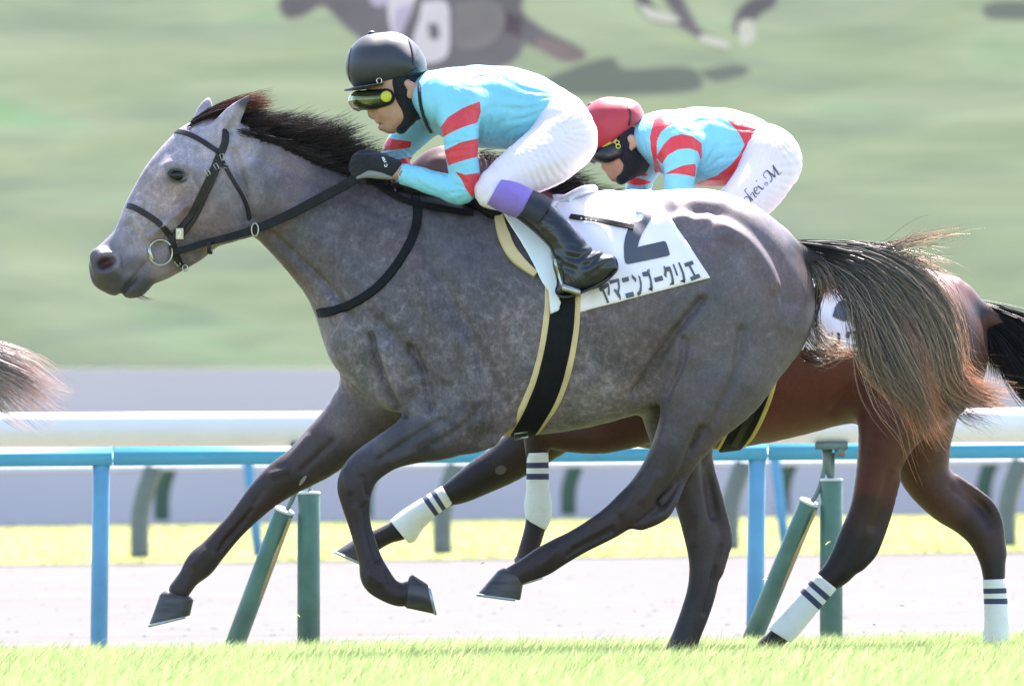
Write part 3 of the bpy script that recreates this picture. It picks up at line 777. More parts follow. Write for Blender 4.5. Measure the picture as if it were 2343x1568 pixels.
# forelegs
v.add([(1075, 930, 92, -.15, .62), (1015, 975, 74, -.155, .8), (945, 1006, 54, -.155, .9), (885, 1034, 43, -.155, .85), (835, 1070, 42, -.155, .85), (815, 1105, 42, -.155, .85), (814, 1140, 35, -.155, .85), (822, 1190, 26.5, -.155, .85), (836, 1240, 25.5, -.155, .88), (850, 1285, 28, -.155, .95), (862, 1320, 35, -.155, .92), (888, 1346, 29, -.155, 1), (918, 1358, 27, -.155, 1.05), (940, 1352, 27, -.155, 1.05)], .04, 4)
v.add([(1085, 1000, 30, -.155, .8), (1118, 1005, 16, -.155, .8)], .03)
v.add([(890, 860, 95, .12, .7), (805, 962, 70, .14, .9), (737, 1029, 60, .145, .9), (690, 1066, 50, .145, .9), (646, 1094, 45, .145, .85), (600, 1132, 38, .145, .85), (553, 1183, 29.5, .145, .85), (520, 1219, 28, .145, .88), (483, 1261, 30, .145, .95), (456, 1289, 34, .145, .92), (430, 1320, 25, .145, 1), (408, 1350, 25, .145, 1.1)], .04, 4)
V1, Q1 = v.mesh(2)
del v
G1 = [  # sculpted muscle and bone, both flanks
    ([(1455, 900), (1500, 830), (1545, 760), (1600, 690)], 13, -.012), ([(1530, 905), (1560, 830), (1560, 780)], 10, -.009),   # flank fold, stifle
    ([(1490, 930), (1540, 890), (1570, 820)], 26, .010),
    ([(1590, 488), (1645, 486), (1690, 506), (1745, 556), (1790, 630), (1808, 690)], 22, -.0075),                  # gluteal groove
    ([(1655, 524), (1705, 552), (1748, 606), (1764, 650)], 24, .0075),
    ([(1545, 468), (1590, 458), (1640, 466)], 20, .005), ([(1530, 512), (1570, 500), (1615, 500)], 16, .006),
    ([(1690, 760), (1680, 850), (1630, 960), (1585, 1030)], 14, -.006),
    ([(1600, 985), (1572, 1060), (1545, 1110), (1512, 1148)], 14, -.010), ([(1612, 1050), (1624, 1120), (1634, 1180)], 13, -.006), ([(1500, 1090), (1470, 1140)], 12, .004),
    ([(940, 800), (968, 850), (985, 930)], 12, -.010), ([(870, 740), (930, 800), (960, 850)], 18, -.006),                      # point of shoulder
    ([(850, 770), (872, 850), (900, 915), (930, 948)], 9, -.010), ([(880, 800), (905, 870), (935, 930)], 16, .007),
    ([(960, 520), (1000, 620), (1050, 720), (1090, 800), (1135, 900), (1125, 990)], 20, -.007),                               # back of shoulder
    ([(930, 560), (960, 660), (1000, 760), (1020, 860)], 22, .005), ([(1060, 780), (1085, 880), (1095, 960)], 24, .007),
    ([(620, 440), (700, 520), (780, 600), (850, 690)], 26, .004), ([(610, 530), (690, 600), (760, 670), (800, 720)], 12, -.007),  # jugular groove
    ([(560, 340), (680, 400), (800, 450), (900, 500)], 16, -.004),
    ([(430, 470), (385, 508), (345, 540)], 8, .006), ([(440, 490), (400, 530), (360, 566)], 10, -.005), ([(540, 350), (560, 430), (575, 500)], 12, -.008),  # facial crest, throat
    ([(372, 385), (395, 374), (430, 380)], 9, .0028), ([(452, 352), (468, 372)], 14, -.005), ([(222, 600), (230, 585), (252, 580), (272, 590), (272, 608), (250, 624), (230, 622), (222, 600)], 6, .004), ([(300, 560), (285, 590), (290, 620)], 9, -.004), ([(390, 420), (360, 470), (330, 520)], 10, .002), ([(300, 520), (330, 560)], 14, -.004),
    ([(690, 985), (640, 1060)], 14, -.004), ([(1010, 960), (930, 1010), (870, 1050)], 9, -.005), ([(980, 1020), (900, 1055)], 9, .004),
    ([(832, 1160), (846, 1230), (862, 1280)], 6, -.005), ([(560, 1190), (500, 1260)], 6, -.005), ([(1400, 1215), (1300, 1268)], 6, -.005), ([(1640, 1300), (1612, 1400)], 6, -.005),
    ([(790, 1075), (800, 1120)], 8, .004), ([(830, 1090), (842, 1130)], 7, -.004), ([(838, 1150), (850, 1220), (868, 1275)], 5, -.0045), ([(812, 1160), (826, 1240), (842, 1290)], 7, .002), ([(848, 1312), (872, 1330)], 8, .0035), ([(880, 1300), (893, 1330)], 6, -.003),
    ([(620, 1085), (655, 1075)], 8, .004), ([(600, 1120), (580, 1150)], 8, -.003), ([(575, 1165), (505, 1245)], 5, -.0045), ([(470, 1262), (440, 1290)], 8, .003), ([(700, 1000), (640, 1060)], 12, .003), ([(760, 1010), (690, 1075)], 9, -.004),
    ([(1450, 1120), (1420, 1170)], 10, .0035), ([(1500, 1165), (1455, 1195)], 7, -.0045), ([(1400, 1205), (1310, 1255)], 5, -.0045), ([(1270, 1255), (1240, 1290)], 8, .003), ([(1600, 1180), (1590, 1240)], 10, .003), ([(1650, 1250), (1630, 1320)], 6, -.0045),
    ([(1520, 960), (1500, 1040), (1460, 1100)], 12, .003), ([(1100, 930), (1040, 990), (960, 1030)], 10, -.004), ([(1000, 900), (930, 950), (870, 1000)], 12, .003),
    ([(1300, 560), (1310, 700), (1290, 850)], 30, .002), ([(1390, 600), (1380, 750), (1350, 880)], 24, .003), ([(1345, 620), (1340, 760), (1310, 880)], 16, -.002), ([(1430, 640), (1415, 770), (1390, 880)], 16, -.002),
]
G1 = [(g_[0], g_[1] * .9, g_[2] * (2.5 if abs(g_[2]) >= .006 else 2.0)) for g_ in G1]
V1 = sculpt(e1, V1, Q1, G1)
px, py = e1.ux(V1[:, 0]), e1.uy(V1[:, 2])
g = lambda a, w=1.0: (a * w * 1.03, a * .97, a * (2 - w) * 1.04)
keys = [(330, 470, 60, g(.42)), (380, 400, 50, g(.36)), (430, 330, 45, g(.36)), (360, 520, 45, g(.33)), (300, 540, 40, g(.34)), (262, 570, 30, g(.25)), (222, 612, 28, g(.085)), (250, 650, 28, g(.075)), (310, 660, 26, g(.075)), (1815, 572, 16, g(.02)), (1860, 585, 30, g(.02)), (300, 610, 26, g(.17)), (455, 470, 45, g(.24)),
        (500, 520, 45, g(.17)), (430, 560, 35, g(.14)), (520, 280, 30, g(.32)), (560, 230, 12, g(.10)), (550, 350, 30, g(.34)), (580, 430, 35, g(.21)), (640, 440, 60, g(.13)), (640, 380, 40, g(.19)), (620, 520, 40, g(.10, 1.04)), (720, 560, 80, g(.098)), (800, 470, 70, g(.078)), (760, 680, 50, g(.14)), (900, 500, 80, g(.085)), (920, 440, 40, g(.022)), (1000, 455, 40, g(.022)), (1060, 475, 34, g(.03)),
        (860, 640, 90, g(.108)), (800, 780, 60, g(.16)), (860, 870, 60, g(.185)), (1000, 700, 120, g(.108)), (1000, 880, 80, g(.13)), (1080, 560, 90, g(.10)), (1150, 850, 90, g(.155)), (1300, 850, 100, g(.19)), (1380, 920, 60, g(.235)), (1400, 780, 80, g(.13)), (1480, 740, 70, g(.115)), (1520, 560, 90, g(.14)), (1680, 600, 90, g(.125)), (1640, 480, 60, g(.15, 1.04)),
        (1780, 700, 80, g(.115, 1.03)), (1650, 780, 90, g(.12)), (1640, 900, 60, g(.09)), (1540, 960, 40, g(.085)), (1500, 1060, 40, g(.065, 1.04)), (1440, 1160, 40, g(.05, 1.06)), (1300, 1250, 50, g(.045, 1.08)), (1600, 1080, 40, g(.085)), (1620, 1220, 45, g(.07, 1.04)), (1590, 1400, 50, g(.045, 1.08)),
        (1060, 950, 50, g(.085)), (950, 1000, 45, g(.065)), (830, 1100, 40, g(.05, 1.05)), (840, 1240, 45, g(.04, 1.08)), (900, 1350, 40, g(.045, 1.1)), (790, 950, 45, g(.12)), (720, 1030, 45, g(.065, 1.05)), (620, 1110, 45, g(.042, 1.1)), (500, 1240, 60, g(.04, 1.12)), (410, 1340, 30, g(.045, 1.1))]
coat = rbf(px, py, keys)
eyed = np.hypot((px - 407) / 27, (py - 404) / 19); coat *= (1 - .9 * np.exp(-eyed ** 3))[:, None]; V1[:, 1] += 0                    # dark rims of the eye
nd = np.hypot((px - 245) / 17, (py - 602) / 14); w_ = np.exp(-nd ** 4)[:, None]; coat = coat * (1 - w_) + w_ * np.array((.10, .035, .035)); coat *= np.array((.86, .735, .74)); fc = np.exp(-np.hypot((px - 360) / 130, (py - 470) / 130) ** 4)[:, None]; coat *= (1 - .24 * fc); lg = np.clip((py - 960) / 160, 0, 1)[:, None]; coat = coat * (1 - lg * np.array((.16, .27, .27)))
fleck = rbf(px, py, [(330, 470, 60, (.7,) * 3), (250, 620, 60, (.2,) * 3), (620, 450, 70, (.45,) * 3), (800, 560, 90, (.8,) * 3), (860, 750, 90, (1.2,) * 3), (1040, 800, 110, (1.2,) * 3), (1350, 880, 100, (1.3,) * 3), (1500, 700, 100, (.6,) * 3), (1700, 650, 120, (.45,) * 3), (1620, 900, 80, (.35,) * 3), (1450, 1150, 100, (.15,) * 3), (1600, 1300, 120, (.12,) * 3), (900, 1050, 90, (.3,) * 3), (830, 1250, 90, (.1,) * 3), (560, 1180, 120, (.12,) * 3), (1050, 520, 80, (.6,) * 3)])[:, 0]
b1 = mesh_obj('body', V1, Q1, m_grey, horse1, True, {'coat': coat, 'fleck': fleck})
bv1 = bvh_of(V1, Q1)
hoof(e1, horse1, (363, 1360), (440, 1372), (337, 1431), (432, 1408), .145)
hoof(e1, horse1, (931, 1388), (944, 1312), (996, 1402), (979, 1334), -.155)
hoof(e1, horse1, (1139, 1303), (1198, 1324), (1091, 1357), (1190, 1370), -.15)
hoof(e1, horse1, (1490, 1508), (1545, 1530), (1466, 1546), (1535, 1560), .15)
def ellipsoid(name, ent, x, y, yo, rx, ry, rz, mat, parent, n=16):
    V = []; F = []
    c_ = np.array(ent.P(x, y, yo))
    for j in range(n + 1):
        for i in range(2 * n):
            a = math.pi * j / n; w = math.pi * i / n; V.append(c_ + np.array((rx * math.sin(a) * math.cos(w), ry * math.sin(a) * math.sin(w), rz * math.cos(a))))
    for j in range(n):
        for i in range(2 * n):
            F.append((j * 2 * n + i, (j + 1) * 2 * n + i, (j + 1) * 2 * n + (i + 1) % (2 * n), j * 2 * n + (i + 1) % (2 * n)))
    o = mesh_obj(name, V, F, mat, parent); bm = bmesh.new(); bm.from_mesh(o.data); bmesh.ops.remove_doubles(bm, verts=bm.verts, dist=1e-6); bmesh.ops.recalc_face_normals(bm, faces=bm.faces); bm.to_mesh(o.data); bm.free(); return o
for sd in (-1, 1):
    h = hit(e1, bv1, 408, 403, sd)[0]
    ellipsoid('eye', e1, 408, 403, h[1] - sd * .0125, .0285, .0185, .0205, m_eye, horse1)
    for arc, rr_ in (((math.pi * 1.02, -.05), .0042), ((math.pi * .98, math.pi * 2.02), .0030)):
        tube('eyelid', [e1.P(408 + 21.5 * math.cos(w) - 2.5 * math.sin(w), 403 - 13.5 * math.sin(w) - 3 * math.cos(w) * -1, h[1] + sd * .0015 - sd * .004 * abs(math.cos(w)) ** 3) for w in np.linspace(arc[0], arc[1], 14)], [rr_ * (.45 + .55 * math.sin(math.pi * (i + .5) / 14)) for i in range(14)], m_lid, horse1, 8)
    q = hit(e1, bv1, 688, 1108 - 8, -1)[0]

# hair
def hair_mat(name, stops, warm, trans=.35, rough=.38):
    m, nt, b = new_mat(name)
    t_ = N(nt, 'ShaderNodeAttribute', attribute_name='t').outputs['Fac']; s_ = N(nt, 'ShaderNodeAttribute', attribute_name='shade').outputs['Fac']
    c = ramp(nt, t_, stops); c = mixc(nt, c, ramp(nt, s_, [(0, (.5, .5, .5)), (.6, (1, 1, 1)), (1, warm)]), 1.0, 'MULTIPLY')
    nt.links.new(c, b.inputs['Base Color']); b.inputs['Roughness'].default_value = rough; b.inputs['Specular IOR Level'].default_value = .45
    translucent_mix(nt, b, c, trans); return m
m_mane = hair_mat('dark_mane_hair', [(0, (.014, .012, .013)), (.5, (.026, .021, .021)), (1, (.085, .058, .054))], (1.9, 1.6, 1.5))
m_forelock = hair_mat('red_brown_forelock', [(0, (.02, .014, .014)), (.45, (.06, .036, .03)), (1, (.26, .11, .07))], (1.8, 1.5, 1.4), .45)
m_tail = hair_mat('grey_tail_hair', [(0, (.022, .020, .022)), (.22, (.05, .044, .042)), (.38, (.26, .235, .215)), (.72, (.44, .355, .285)), (1, (.50, .30, .20))], (2.0, 1.9, 1.8), .5)
m_bayhair = hair_mat('black_tail_hair', [(0, (.010, .008, .009)), (.6, (.018, .014, .014)), (1, (.06, .035, .028))], (1.8, 1.5, 1.4), .3)
m_palehair = hair_mat('pale_brown_tail_hair', [(0, (.06, .05, .05)), (.5, (.34, .29, .28)), (.8, (.62, .52, .50)), (1, (.7, .54, .50))], (1.6, 1.5, 1.5), .4)

def mane(ent, roots, d0, bend, count, length, mat, parent, name='mane', spread=.14, ylean=-.10, yroot=.012, m=11, rad=.0017, ymean=-.006, lens=(.8, 1, 1, .7)):
    """hair swept back along a crest: leaves the roots along d0, bends towards d0 + bend; clumps stay together"""
    R = resample(roots, 5); nR = len(R); W_ = np.array([ent.P(x, y, 0) for x, y in R])
    nc = max(8, count // 22); cpos = np.sort(rng.uniform(0, nR - 1, nc)); cdir = rng.normal(size=(nc, 3)) * np.array((spread, spread * 1.2, spread)); clen = rng.uniform(.72, 1.12, nc)
    cid = rng.integers(0, nc, count); i = np.clip(cpos[cid] + rng.normal(size=count) * 2.2, 0, nR - 1.001); i0 = i.astype(int); f = (i - i0)[:, None]
    root = W_[i0] * (1 - f) + W_[np.minimum(i0 + 1, nR - 1)] * f + rng.normal(size=(count, 3)) * np.array((.004, yroot, .004)) + np.array((0, ymean, -.004))
    u = i / nR; D = np.stack([np.interp(u, np.linspace(0, 1, len(d0)), [d[k] for d in d0]) for k in (0, 1)], 1); Bd = np.stack([np.interp(u, np.linspace(0, 1, len(bend)), [d[k] for d in bend]) for k in (0, 1)], 1)
    d = np.stack([D[:, 0], np.full(count, ylean), D[:, 1]], 1) + cdir[cid] + rng.normal(size=(count, 3)) * spread * .35; b_ = np.stack([Bd[:, 0], np.zeros(count), Bd[:, 1]], 1)
    L = (length * clen[cid] * rng.uniform(.6, 1.06, count) * np.interp(u, np.linspace(0, 1, len(lens)), lens))[:, None, None]; t = np.linspace(0, 1, m)[None, :, None]
    S = root[:, None, :] + (d[:, None, :] * t + b_[:, None, :] * t ** 2) * L
    S += np.sin(t * rng.uniform(3, 7, (count, 1, 1)) + rng.uniform(0, 6, (count, 1, 3))) * .0035 * t
    return hair(name, S, rad * rng.uniform(.7, 1.2, count), mat, parent)
mane(e1, [(500, 282), (540, 296), (620, 324), (700, 362), (770, 395), (840, 420)], [(.85, .55), (.60, .80), (.46, .96), (.46, 1.0), (.52, .90), (.66, .62)], [(.35, -.25), (.45, -.42), (.45, -.40), (.40, -.42), (.35, -.45)], 7500, .158, m_mane, horse1, rad=.0011, spread=.15, lens=(.75, .8, .9, 1.05, 1.05, .75))
mane(e1, [(840, 418), (900, 434), (960, 446), (1020, 456)], [(.85, .35), (.9, .2)], [(.2, -.25)], 1500, .07, m_mane, horse1, rad=.0012, ylean=-.4, ymean=-.02, yroot=.02)
mane(e1, [(520, 298), (620, 330), (720, 378), (820, 418)], [(.9, .25), (.8, .45), (.8, .35)], [(.2, -.3)], 2600, .085, m_mane, horse1, rad=.0011, ylean=-.5, ymean=-.028)
mane(e1, [(428, 296), (450, 272), (480, 258), (510, 262)], [(.72, .62), (.85, .40)], [(.25, -.18)], 1900, .185, m_forelock, horse1, name='forelock', rad=.0011, spread=.07, ylean=-.04, yroot=.016)
# tail of the grey
T = 'tail'
Gd = [[(1800, 552, 0), (1900, 560, .0), (1990, 574, -.02), (2080, 610, -.03), (2150, 670, -.03), (2185, 770, -.02), (2186, 850, 0), (2235, 890, .02), (2318, 905, .04)],
      [(1812, 566, 0), (1900, 580, 0), (1990, 610, -.03), (2070, 680, -.05), (2125, 780, -.05), (2150, 860, -.03), (2200, 905, 0), (2300, 935, .03)],
      [(1814, 574, 0), (1895, 598, 0), (1970, 645, -.04), (2040, 730, -.07), (2090, 830, -.07), (2112, 910, -.05), (2130, 960, -.03), (2165, 1002, -.02)],
      [(1816, 582, 0), (1885, 606, 0), (1955, 670, -.04), (1995, 760, -.07), (2035, 850, -.07), (2085, 905, -.06), (2108, 940, -.04), (2140, 1015, -.03)],
      [(1818, 590, 0), (1885, 616, 0), (1945, 662, -.03), (1972, 730, -.05), (1982, 800, -.06), (2010, 860, -.05), (2075, 915, -.04), (2105, 990, -.03)]]
S = np.concatenate([guide_strands(e1, Gd[:2], 1100, 18, .008, 1.6, .007, tlo=.8), guide_strands(e1, Gd[2:], 1350, 18, .008, 1.6, .007, tlo=.8), guide_strands(e1, Gd, 800, 18, .016, 1.6, .014, tlo=.5),
                    guide_strands(e1, [[(1816, 580, 0), (1845, 605, 0), (1868, 640, -.01), (1872, 685, -.01)], [(1835, 572, 0), (1885, 602, 0), (1915, 640, -.02), (1925, 680, -.02)], [(1860, 575, 0), (1930, 615, 0), (1980, 660, -.03), (1990, 710, -.03)]], 1000, 18, .012, .5, .006),
                    guide_strands(e1, [[(1930, 568, 0), (2010, 565, 0), (2060, 545, -.02), (2115, 516, -.03)], [(1940, 572, 0), (2020, 572, 0), (2110, 552, -.02), (2245, 532, -.03)], [(1960, 576, 0), (2050, 588, 0), (2120, 590, -.02), (2190, 610, -.03)], [(1960, 576, 0), (2050, 592, 0), (2130, 620, -.02), (2195, 660, -.03)]], 120, 18, .012, 1.2, .014),
                    guide_strands(e1, [[(1870, 640, -.01), (1850, 740, -.01), (1880, 800, -.02), (1960, 800, -.02)], [(1890, 650, 0), (1870, 730, 0), (1910, 790, -.02), (1970, 830, -.02)], [(1830, 820, 0), (1880, 840, -.02), (1930, 822, -.02), (1985, 800, -.03)]], 110, 18, .010, .8, .012),
                    guide_strands(e1, [[(2150, 860, 0), (2200, 920, 0), (2260, 950, 0), (2290, 975, 0)], [(2150, 900, 0), (2190, 960, 0), (2230, 985, 0), (2250, 1000, 0)]], 60, 18, .012, .8, .012)])
hair('tail', S, .00125 * rng.uniform(.6, 1.25, len(S)), m_tail, horse1)
# whiskers
S = guide_strands(e1, [[(322, 672, -.02), (345, 680, -.03), (365, 684, -.04)], [(310, 680, 0), (330, 688, -.02), (345, 690, -.03)]], 14, 8, .004, .3, .002)
hair('whiskers', S, np.full(14, .0006), m_palehair, horse1)

# ================================================================== TACK
m_leather = simple('dark_brown_leather', (.020, .015, .014), .5, var=.3, scale=30, bumps=.15, bscale=120, spec=.25)
m_black = simple('black_webbing', (.008, .008, .010), .7, var=.25, scale=30, bumps=.3, bscale=260, spec=.15)
m_rubber = simple('rein_rubber', (.014, .0135, .016), .7, var=.3, scale=40, bumps=.4, bscale=180, spec=.2)
m_metal = simple('polished_steel', (.40, .38, .33), .3, .95, var=.15)
m_foam = simple('tan_foam_pad', (.62, .46, .24), .85, var=.10, scale=8, bumps=.2, bscale=150)
m_cloth, nt, b = new_mat('white_vinyl_cloth')
nt.links.new(ramp(nt, noise(nt, 7, 5, .6, objco(nt)), [(.35, (.79, .70, .75)), (.6, (.84, .74, .79))]), b.inputs['Base Color']); b.inputs['Roughness'].default_value = .45; b.inputs['Specular IOR Level'].default_value = .6
bump(nt, b, noise(nt, 9, 3, .5, objco(nt)), .12, .01)
m_ink = simple('dark_print', (.030, .028, .040), .50, var=.1, spec=1.0)
m_flap = simple('white_saddle_flap', (.70, .72, .74), .4, var=.05, scale=6, bumps=.05)
m_silver = simple('pale_saddle_leather', (.55, .53, .55), .25, var=.06, spec=.7)

def wrap_hit(ent, bvh, xu, yc, th):
    d = Vector((0, math.sin(th), math.cos(th))); c_ = Vector(ent.P(xu, yc)); h = bvh.ray_cast(c_ + d * 1.2, -d)
    return (np.array(h[0]), np.array(h[1])) if h[0] is not None else None
def saddle_cloth(ent, bvh, B0, B1, T0, T1, yc, label, cat, lift=.008, na=26, nb=40, wav=.002):
    """cloth over the back: bottom edge B0-B1, top edge T0-T1 (frame units), the same on the far side"""
    V = []; F = []; rows = 2 * nb + 1
    for i in range(na + 1):
        a = i / na; Bx, By = B0[0] + (B1[0] - B0[0]) * a, B0[1] + (B1[1] - B0[1]) * a; Tx, Ty = T0[0] + (T1[0] - T0[0]) * a, T0[1] + (T1[1] - T0[1]) * a
        lo, hi = -2.2, 0.0
        for _ in range(22):
            md = (lo + hi) / 2; h = wrap_hit(ent, bvh, Bx, yc, md)
            if ent.uy(h[0][2]) > By: lo = md
            else: hi = md
        tb = (lo + hi) / 2; col = []
        for j in range(nb + 1):
            th = tb * (1 - j / nb); x = Tx + (Bx - Tx) * (1 - j / nb)
            for _ in range(3):
                h = wrap_hit(ent, bvh, x, yc, th); y = ent.uy(h[0][2]); f = min(1, max(0, (By - y) / (By - Ty))); x = Bx + (Tx - Bx) * f
            p = h[0] + h[1] * (lift + wav * math.sin(i * .9 + j * .35)); col.append(p)
        far = [np.array((p[0], 2 * ent.Y - p[1], p[2])) for p in col[:-1]][::-1]
        V += col + far
    for i in range(na):
        for j in range(rows - 1): F.append((i * rows + j, (i + 1) * rows + j, (i + 1) * rows + j + 1, i * rows + j + 1))
    o = mesh_obj('saddle_cloth', V, F, m_cloth)
    bm = bmesh.new(); bm.from_mesh(o.data); bmesh.ops.recalc_face_normals(bm, faces=bm.faces)
    if sum(f.normal.z for f in bm.faces) < 0: bmesh.ops.reverse_faces(bm, faces=bm.faces)
    bm.to_mesh(o.data); bm.free()
    md = o.modifiers.new('thick', 'SOLIDIFY'); md.thickness = .003; md.offset = -1
    tag(o, label, cat, 'saddle cloths on the horses'); return o

cloth1 = saddle_cloth(e1, bv1, (1313, 719), (1621, 638), (1262, 440), (1487, 436), 690, 'white number 2 saddle cloth with black katakana name on the grey horse', 'saddle cloth')
bc1 = bvh_objs(cloth1)
zc = lambda P: [(1306.5 + .15562 * x, 474.0 + .15562 * y) for x, y in P]
KANA = [[(398, 1207), (520, 1128), (545, 1150), (555, 1230), (553, 1315), (522, 1298), (528, 1190), (425, 1258)], [(400, 1140), (428, 1118), (548, 1412), (520, 1430)],
        [(543, 1098), (680, 1063), (692, 1085), (703, 1190), (690, 1262), (715, 1335), (712, 1385), (610, 1238), (625, 1212), (660, 1245), (676, 1190), (668, 1115), (560, 1148)],
        [(727, 1060), (825, 1035), (842, 1100), (745, 1125)], [(780, 1285), (897, 1255), (915, 1328), (797, 1357)],
        [(877, 1000), (943, 1068), (940, 1122), (877, 1050)], [(968, 1018), (997, 1032), (1022, 1130), (1022, 1230), (1010, 1290), (970, 1325), (950, 1275), (985, 1240), (997, 1180), (990, 1110)],
        [(1025, 975), (1110, 960), (1140, 990), (1165, 1080), (1182, 1180), (1178, 1250), (1152, 1285), (1115, 1222), (1142, 1200), (1142, 1110), (1120, 1030), (1040, 1040)],
        [(1097, 940), (1110, 933), (1128, 980), (1112, 985)], [(1116, 925), (1128, 922), (1145, 968), (1130, 974)],
        [(1197, 1058), (1320, 1022), (1337, 1090), (1217, 1120)],
        [(1338, 882), (1358, 882), (1365, 900), (1435, 888), (1462, 960), (1490, 1070), (1495, 1150), (1463, 1203), (1425, 1160), (1455, 1120), (1455, 1050), (1425, 955), (1385, 965), (1383, 1055), (1345, 1018), (1352, 950)],
        [(1470, 858), (1493, 855), (1555, 1018), (1530, 1025)], [(1550, 833), (1575, 830), (1640, 985), (1660, 1075), (1652, 1130), (1612, 1160), (1580, 1105), (1622, 1080), (1612, 1000)],
        [(1640, 843), (1762, 802), (1783, 855), (1735, 875), (1803, 1010), (1858, 995), (1880, 1050), (1747, 1105), (1725, 1048), (1778, 1025), (1705, 885), (1658, 898)]]
decal('name_lettering', e1, bc1, [zc(p) for p in KANA], m_ink, cloth1)
NUM2 = [(862, 250), (822, 345), (780, 470), (760, 600), (765, 760), (778, 825), (800, 852), (828, 857), (1405, 737), (1428, 722), (1430, 695), (1390, 560), (1372, 528), (1345, 519), (965, 605), (985, 520), (1030, 410), (1105, 285), (1160, 200), (1185, 120), (1165, 40), (1100, 0), (1010, 10), (935, 55), (960, 120), (1010, 100), (1050, 110), (1060, 150), (1020, 215), (960, 240)]
decal('number_two', e1, bc1, [zc(NUM2)], m_ink, cloth1)

# saddle
saddle1 = empty('saddle', 'small pale racing saddle with white flap and tan padded black girth on the grey', 'saddle', (0, 0, 0), 'racing saddles')
strap('girth_pad', e1, bv1, [(1288, 600), (1286, 690), (1282, 750), (1268, 830), (1243, 905), (1205, 970), (1174, 1008)], .122, m_foam, saddle1, .007, .002, True)
gp = strap('girth', e1, bv1, [(1288, 600), (1288, 690), (1283, 750), (1268, 830), (1243, 905), (1207, 970), (1180, 1008)], .084, m_black, saddle1, .006, .010, True)
strap('foam_pad', e1, bv1, [(1140, 492), (1150, 535), (1176, 588), (1226, 632)], [.030, .042, .040, .022], m_foam, saddle1, .016, .002)
flap = decal('flap', e1, bv1, [[(1144, 489), (1176, 502), (1211, 522), (1245, 537), (1257, 546), (1264, 570), (1266, 598), (1278, 628), (1282, 650), (1278, 677), (1285, 695), (1279, 712), (1260, 720), (1256, 670), (1243, 653), (1231, 630), (1208, 586), (1176, 537)]], m_flap, saddle1, .024, step=9, cuts=5)
md = flap.modifiers.new('thick', 'SOLIDIFY'); md.thickness = .006; md.offset = -1
vs = Vol(e1, (1060, 400, 1400, 560), (-.3, .3), .005)
vs.add([(1258, 470, 7, 0, 10), (1295, 456, 12, 0, 7), (1335, 439, 14.5, 0, 5.5), (1357, 433, 11, 0, 5)], .01)
vs.add([(1306, 470, 9, 0, 9), (1309, 492, 10, 0, 10)], .02)
vs.add([(1140, 470, 16, 0, 7), (1200, 478, 14, 0, 10), (1260, 474, 12, 0, 10)], .02)
Vs, Qs = vs.mesh(1); mesh_obj('seat', Vs, Qs, m_silver, saddle1)
vs = Vol(e1, (1060, 440, 1180, 540), (-.3, .3), .005)
vs.both([(1072, 462, 10, -.10, 1), (1100, 474, 11, -.125, 1), (1126, 486, 17, -.145, .9), (1138, 484, 16, -.15, .8)], .015); vs.add([(1075, 455, 10, -.1, 1), (1075, 448, 12, 0, 2), (1075, 455, 10, .1, 1)], .02)
Vs, Qs = vs.mesh(1); mesh_obj('pommel', Vs, Qs, m_black, saddle1)
lp = strap('stirrup_leather', e1, bc1, [(1304, 499), (1330, 503), (1362, 508), (1400, 515), (1447, 525)], .020, m_leather, saddle1, .004, .003)
bl = bvh_objs(lp)
for hx, hy in ((1329, 502), (1340, 504), (1351, 506), (1362, 508)):
    decal('strap_hole', e1, bl, [[(hx + 2.1 * math.cos(k * .785), hy + 2.1 * math.sin(k * .785)) for k in range(8)]], m_flap, lp, .0012)
for sd in (-1, 1):
    yo = sd * .398
    st_ = tube('stirrup', [e1.P(1270, 585, sd * .31), e1.P(1268, 600, yo), e1.P(1276, 630, yo - sd * .005), e1.P(1286, 657, yo), e1.P(1306, 668, yo), e1.P(1326, 672, yo)], [.004, .005, .005, .006, .008, .006], m_metal, saddle1, 8, sub=4)
    bar('tread', [e1.P(1284, 660, yo - sd * .035), e1.P(1326, 675, yo - sd * .035)], [(-.045, -.010), (.045, -.010), (.045, .012), (-.045, .012)], m_metal, st_)
    tube('stirrup_strap', [e1.P(1270, 585, sd * .31), e1.P(1262, 540, sd * .29), e1.P(1258, 490, sd * .20)], .008, m_leather, st_, 8)
bk = hit(e1, bv1, 1192, 996, -1, (np.array(e1.P(1192, 996, -.12)), np.array((0, -1, 0))))[0] + np.array((0, -.022, 0))
tube('buckle', [bk + np.array(d) for d in ((-.022, 0, -.012), (.022, 0, -.004), (.022, 0, .014), (-.022, 0, .006))], .003, m_metal, gp, 6, True)

# bridle
bridle1 = empty('bridle', 'dark leather bridle with round steel bit ring on the grey horse', 'bridle', (0, 0, 0), 'bridles')
S_ = dict(thick=.005, lift=.001)
strap('browband', e1, bv1, [(394, 305), (415, 303), (449, 316), (482, 336), (500, 349), (512, 358)], .017, m_leather, bridle1, loop=True, **S_)
strap('headpiece', e1, bv1, [(512, 290), (517, 306), (516, 332), (504, 356), (499, 372)], .026, m_leather, bridle1, loop=True, **S_)
strap('cheekpiece', e1, bv1, [(504, 356), (498, 370), (482, 409), (462, 449), (442, 490), (424, 514), (408, 530), (398, 545)], .024, m_leather, bridle1, **S_)
strap('cheekpiece', e1, bv1, [(507, 372), (491, 413), (471, 455), (452, 496), (432, 524), (412, 545)], .012, m_leather, bridle1, thick=.008, lift=.002)
strap('cheekpiece', e1, bv1, [(504, 356), (498, 370), (482, 409), (462, 449), (442, 490), (424, 514), (408, 530), (398, 545)], .024, m_leather, bridle1, side=1, **S_)
strap('noseband', e1, bv1, [(281, 473), (299, 471), (326, 485), (359, 506), (383, 530), (396, 552), (402, 582), (416, 604)], .020, m_leather, bridle1, loop=True, **S_)
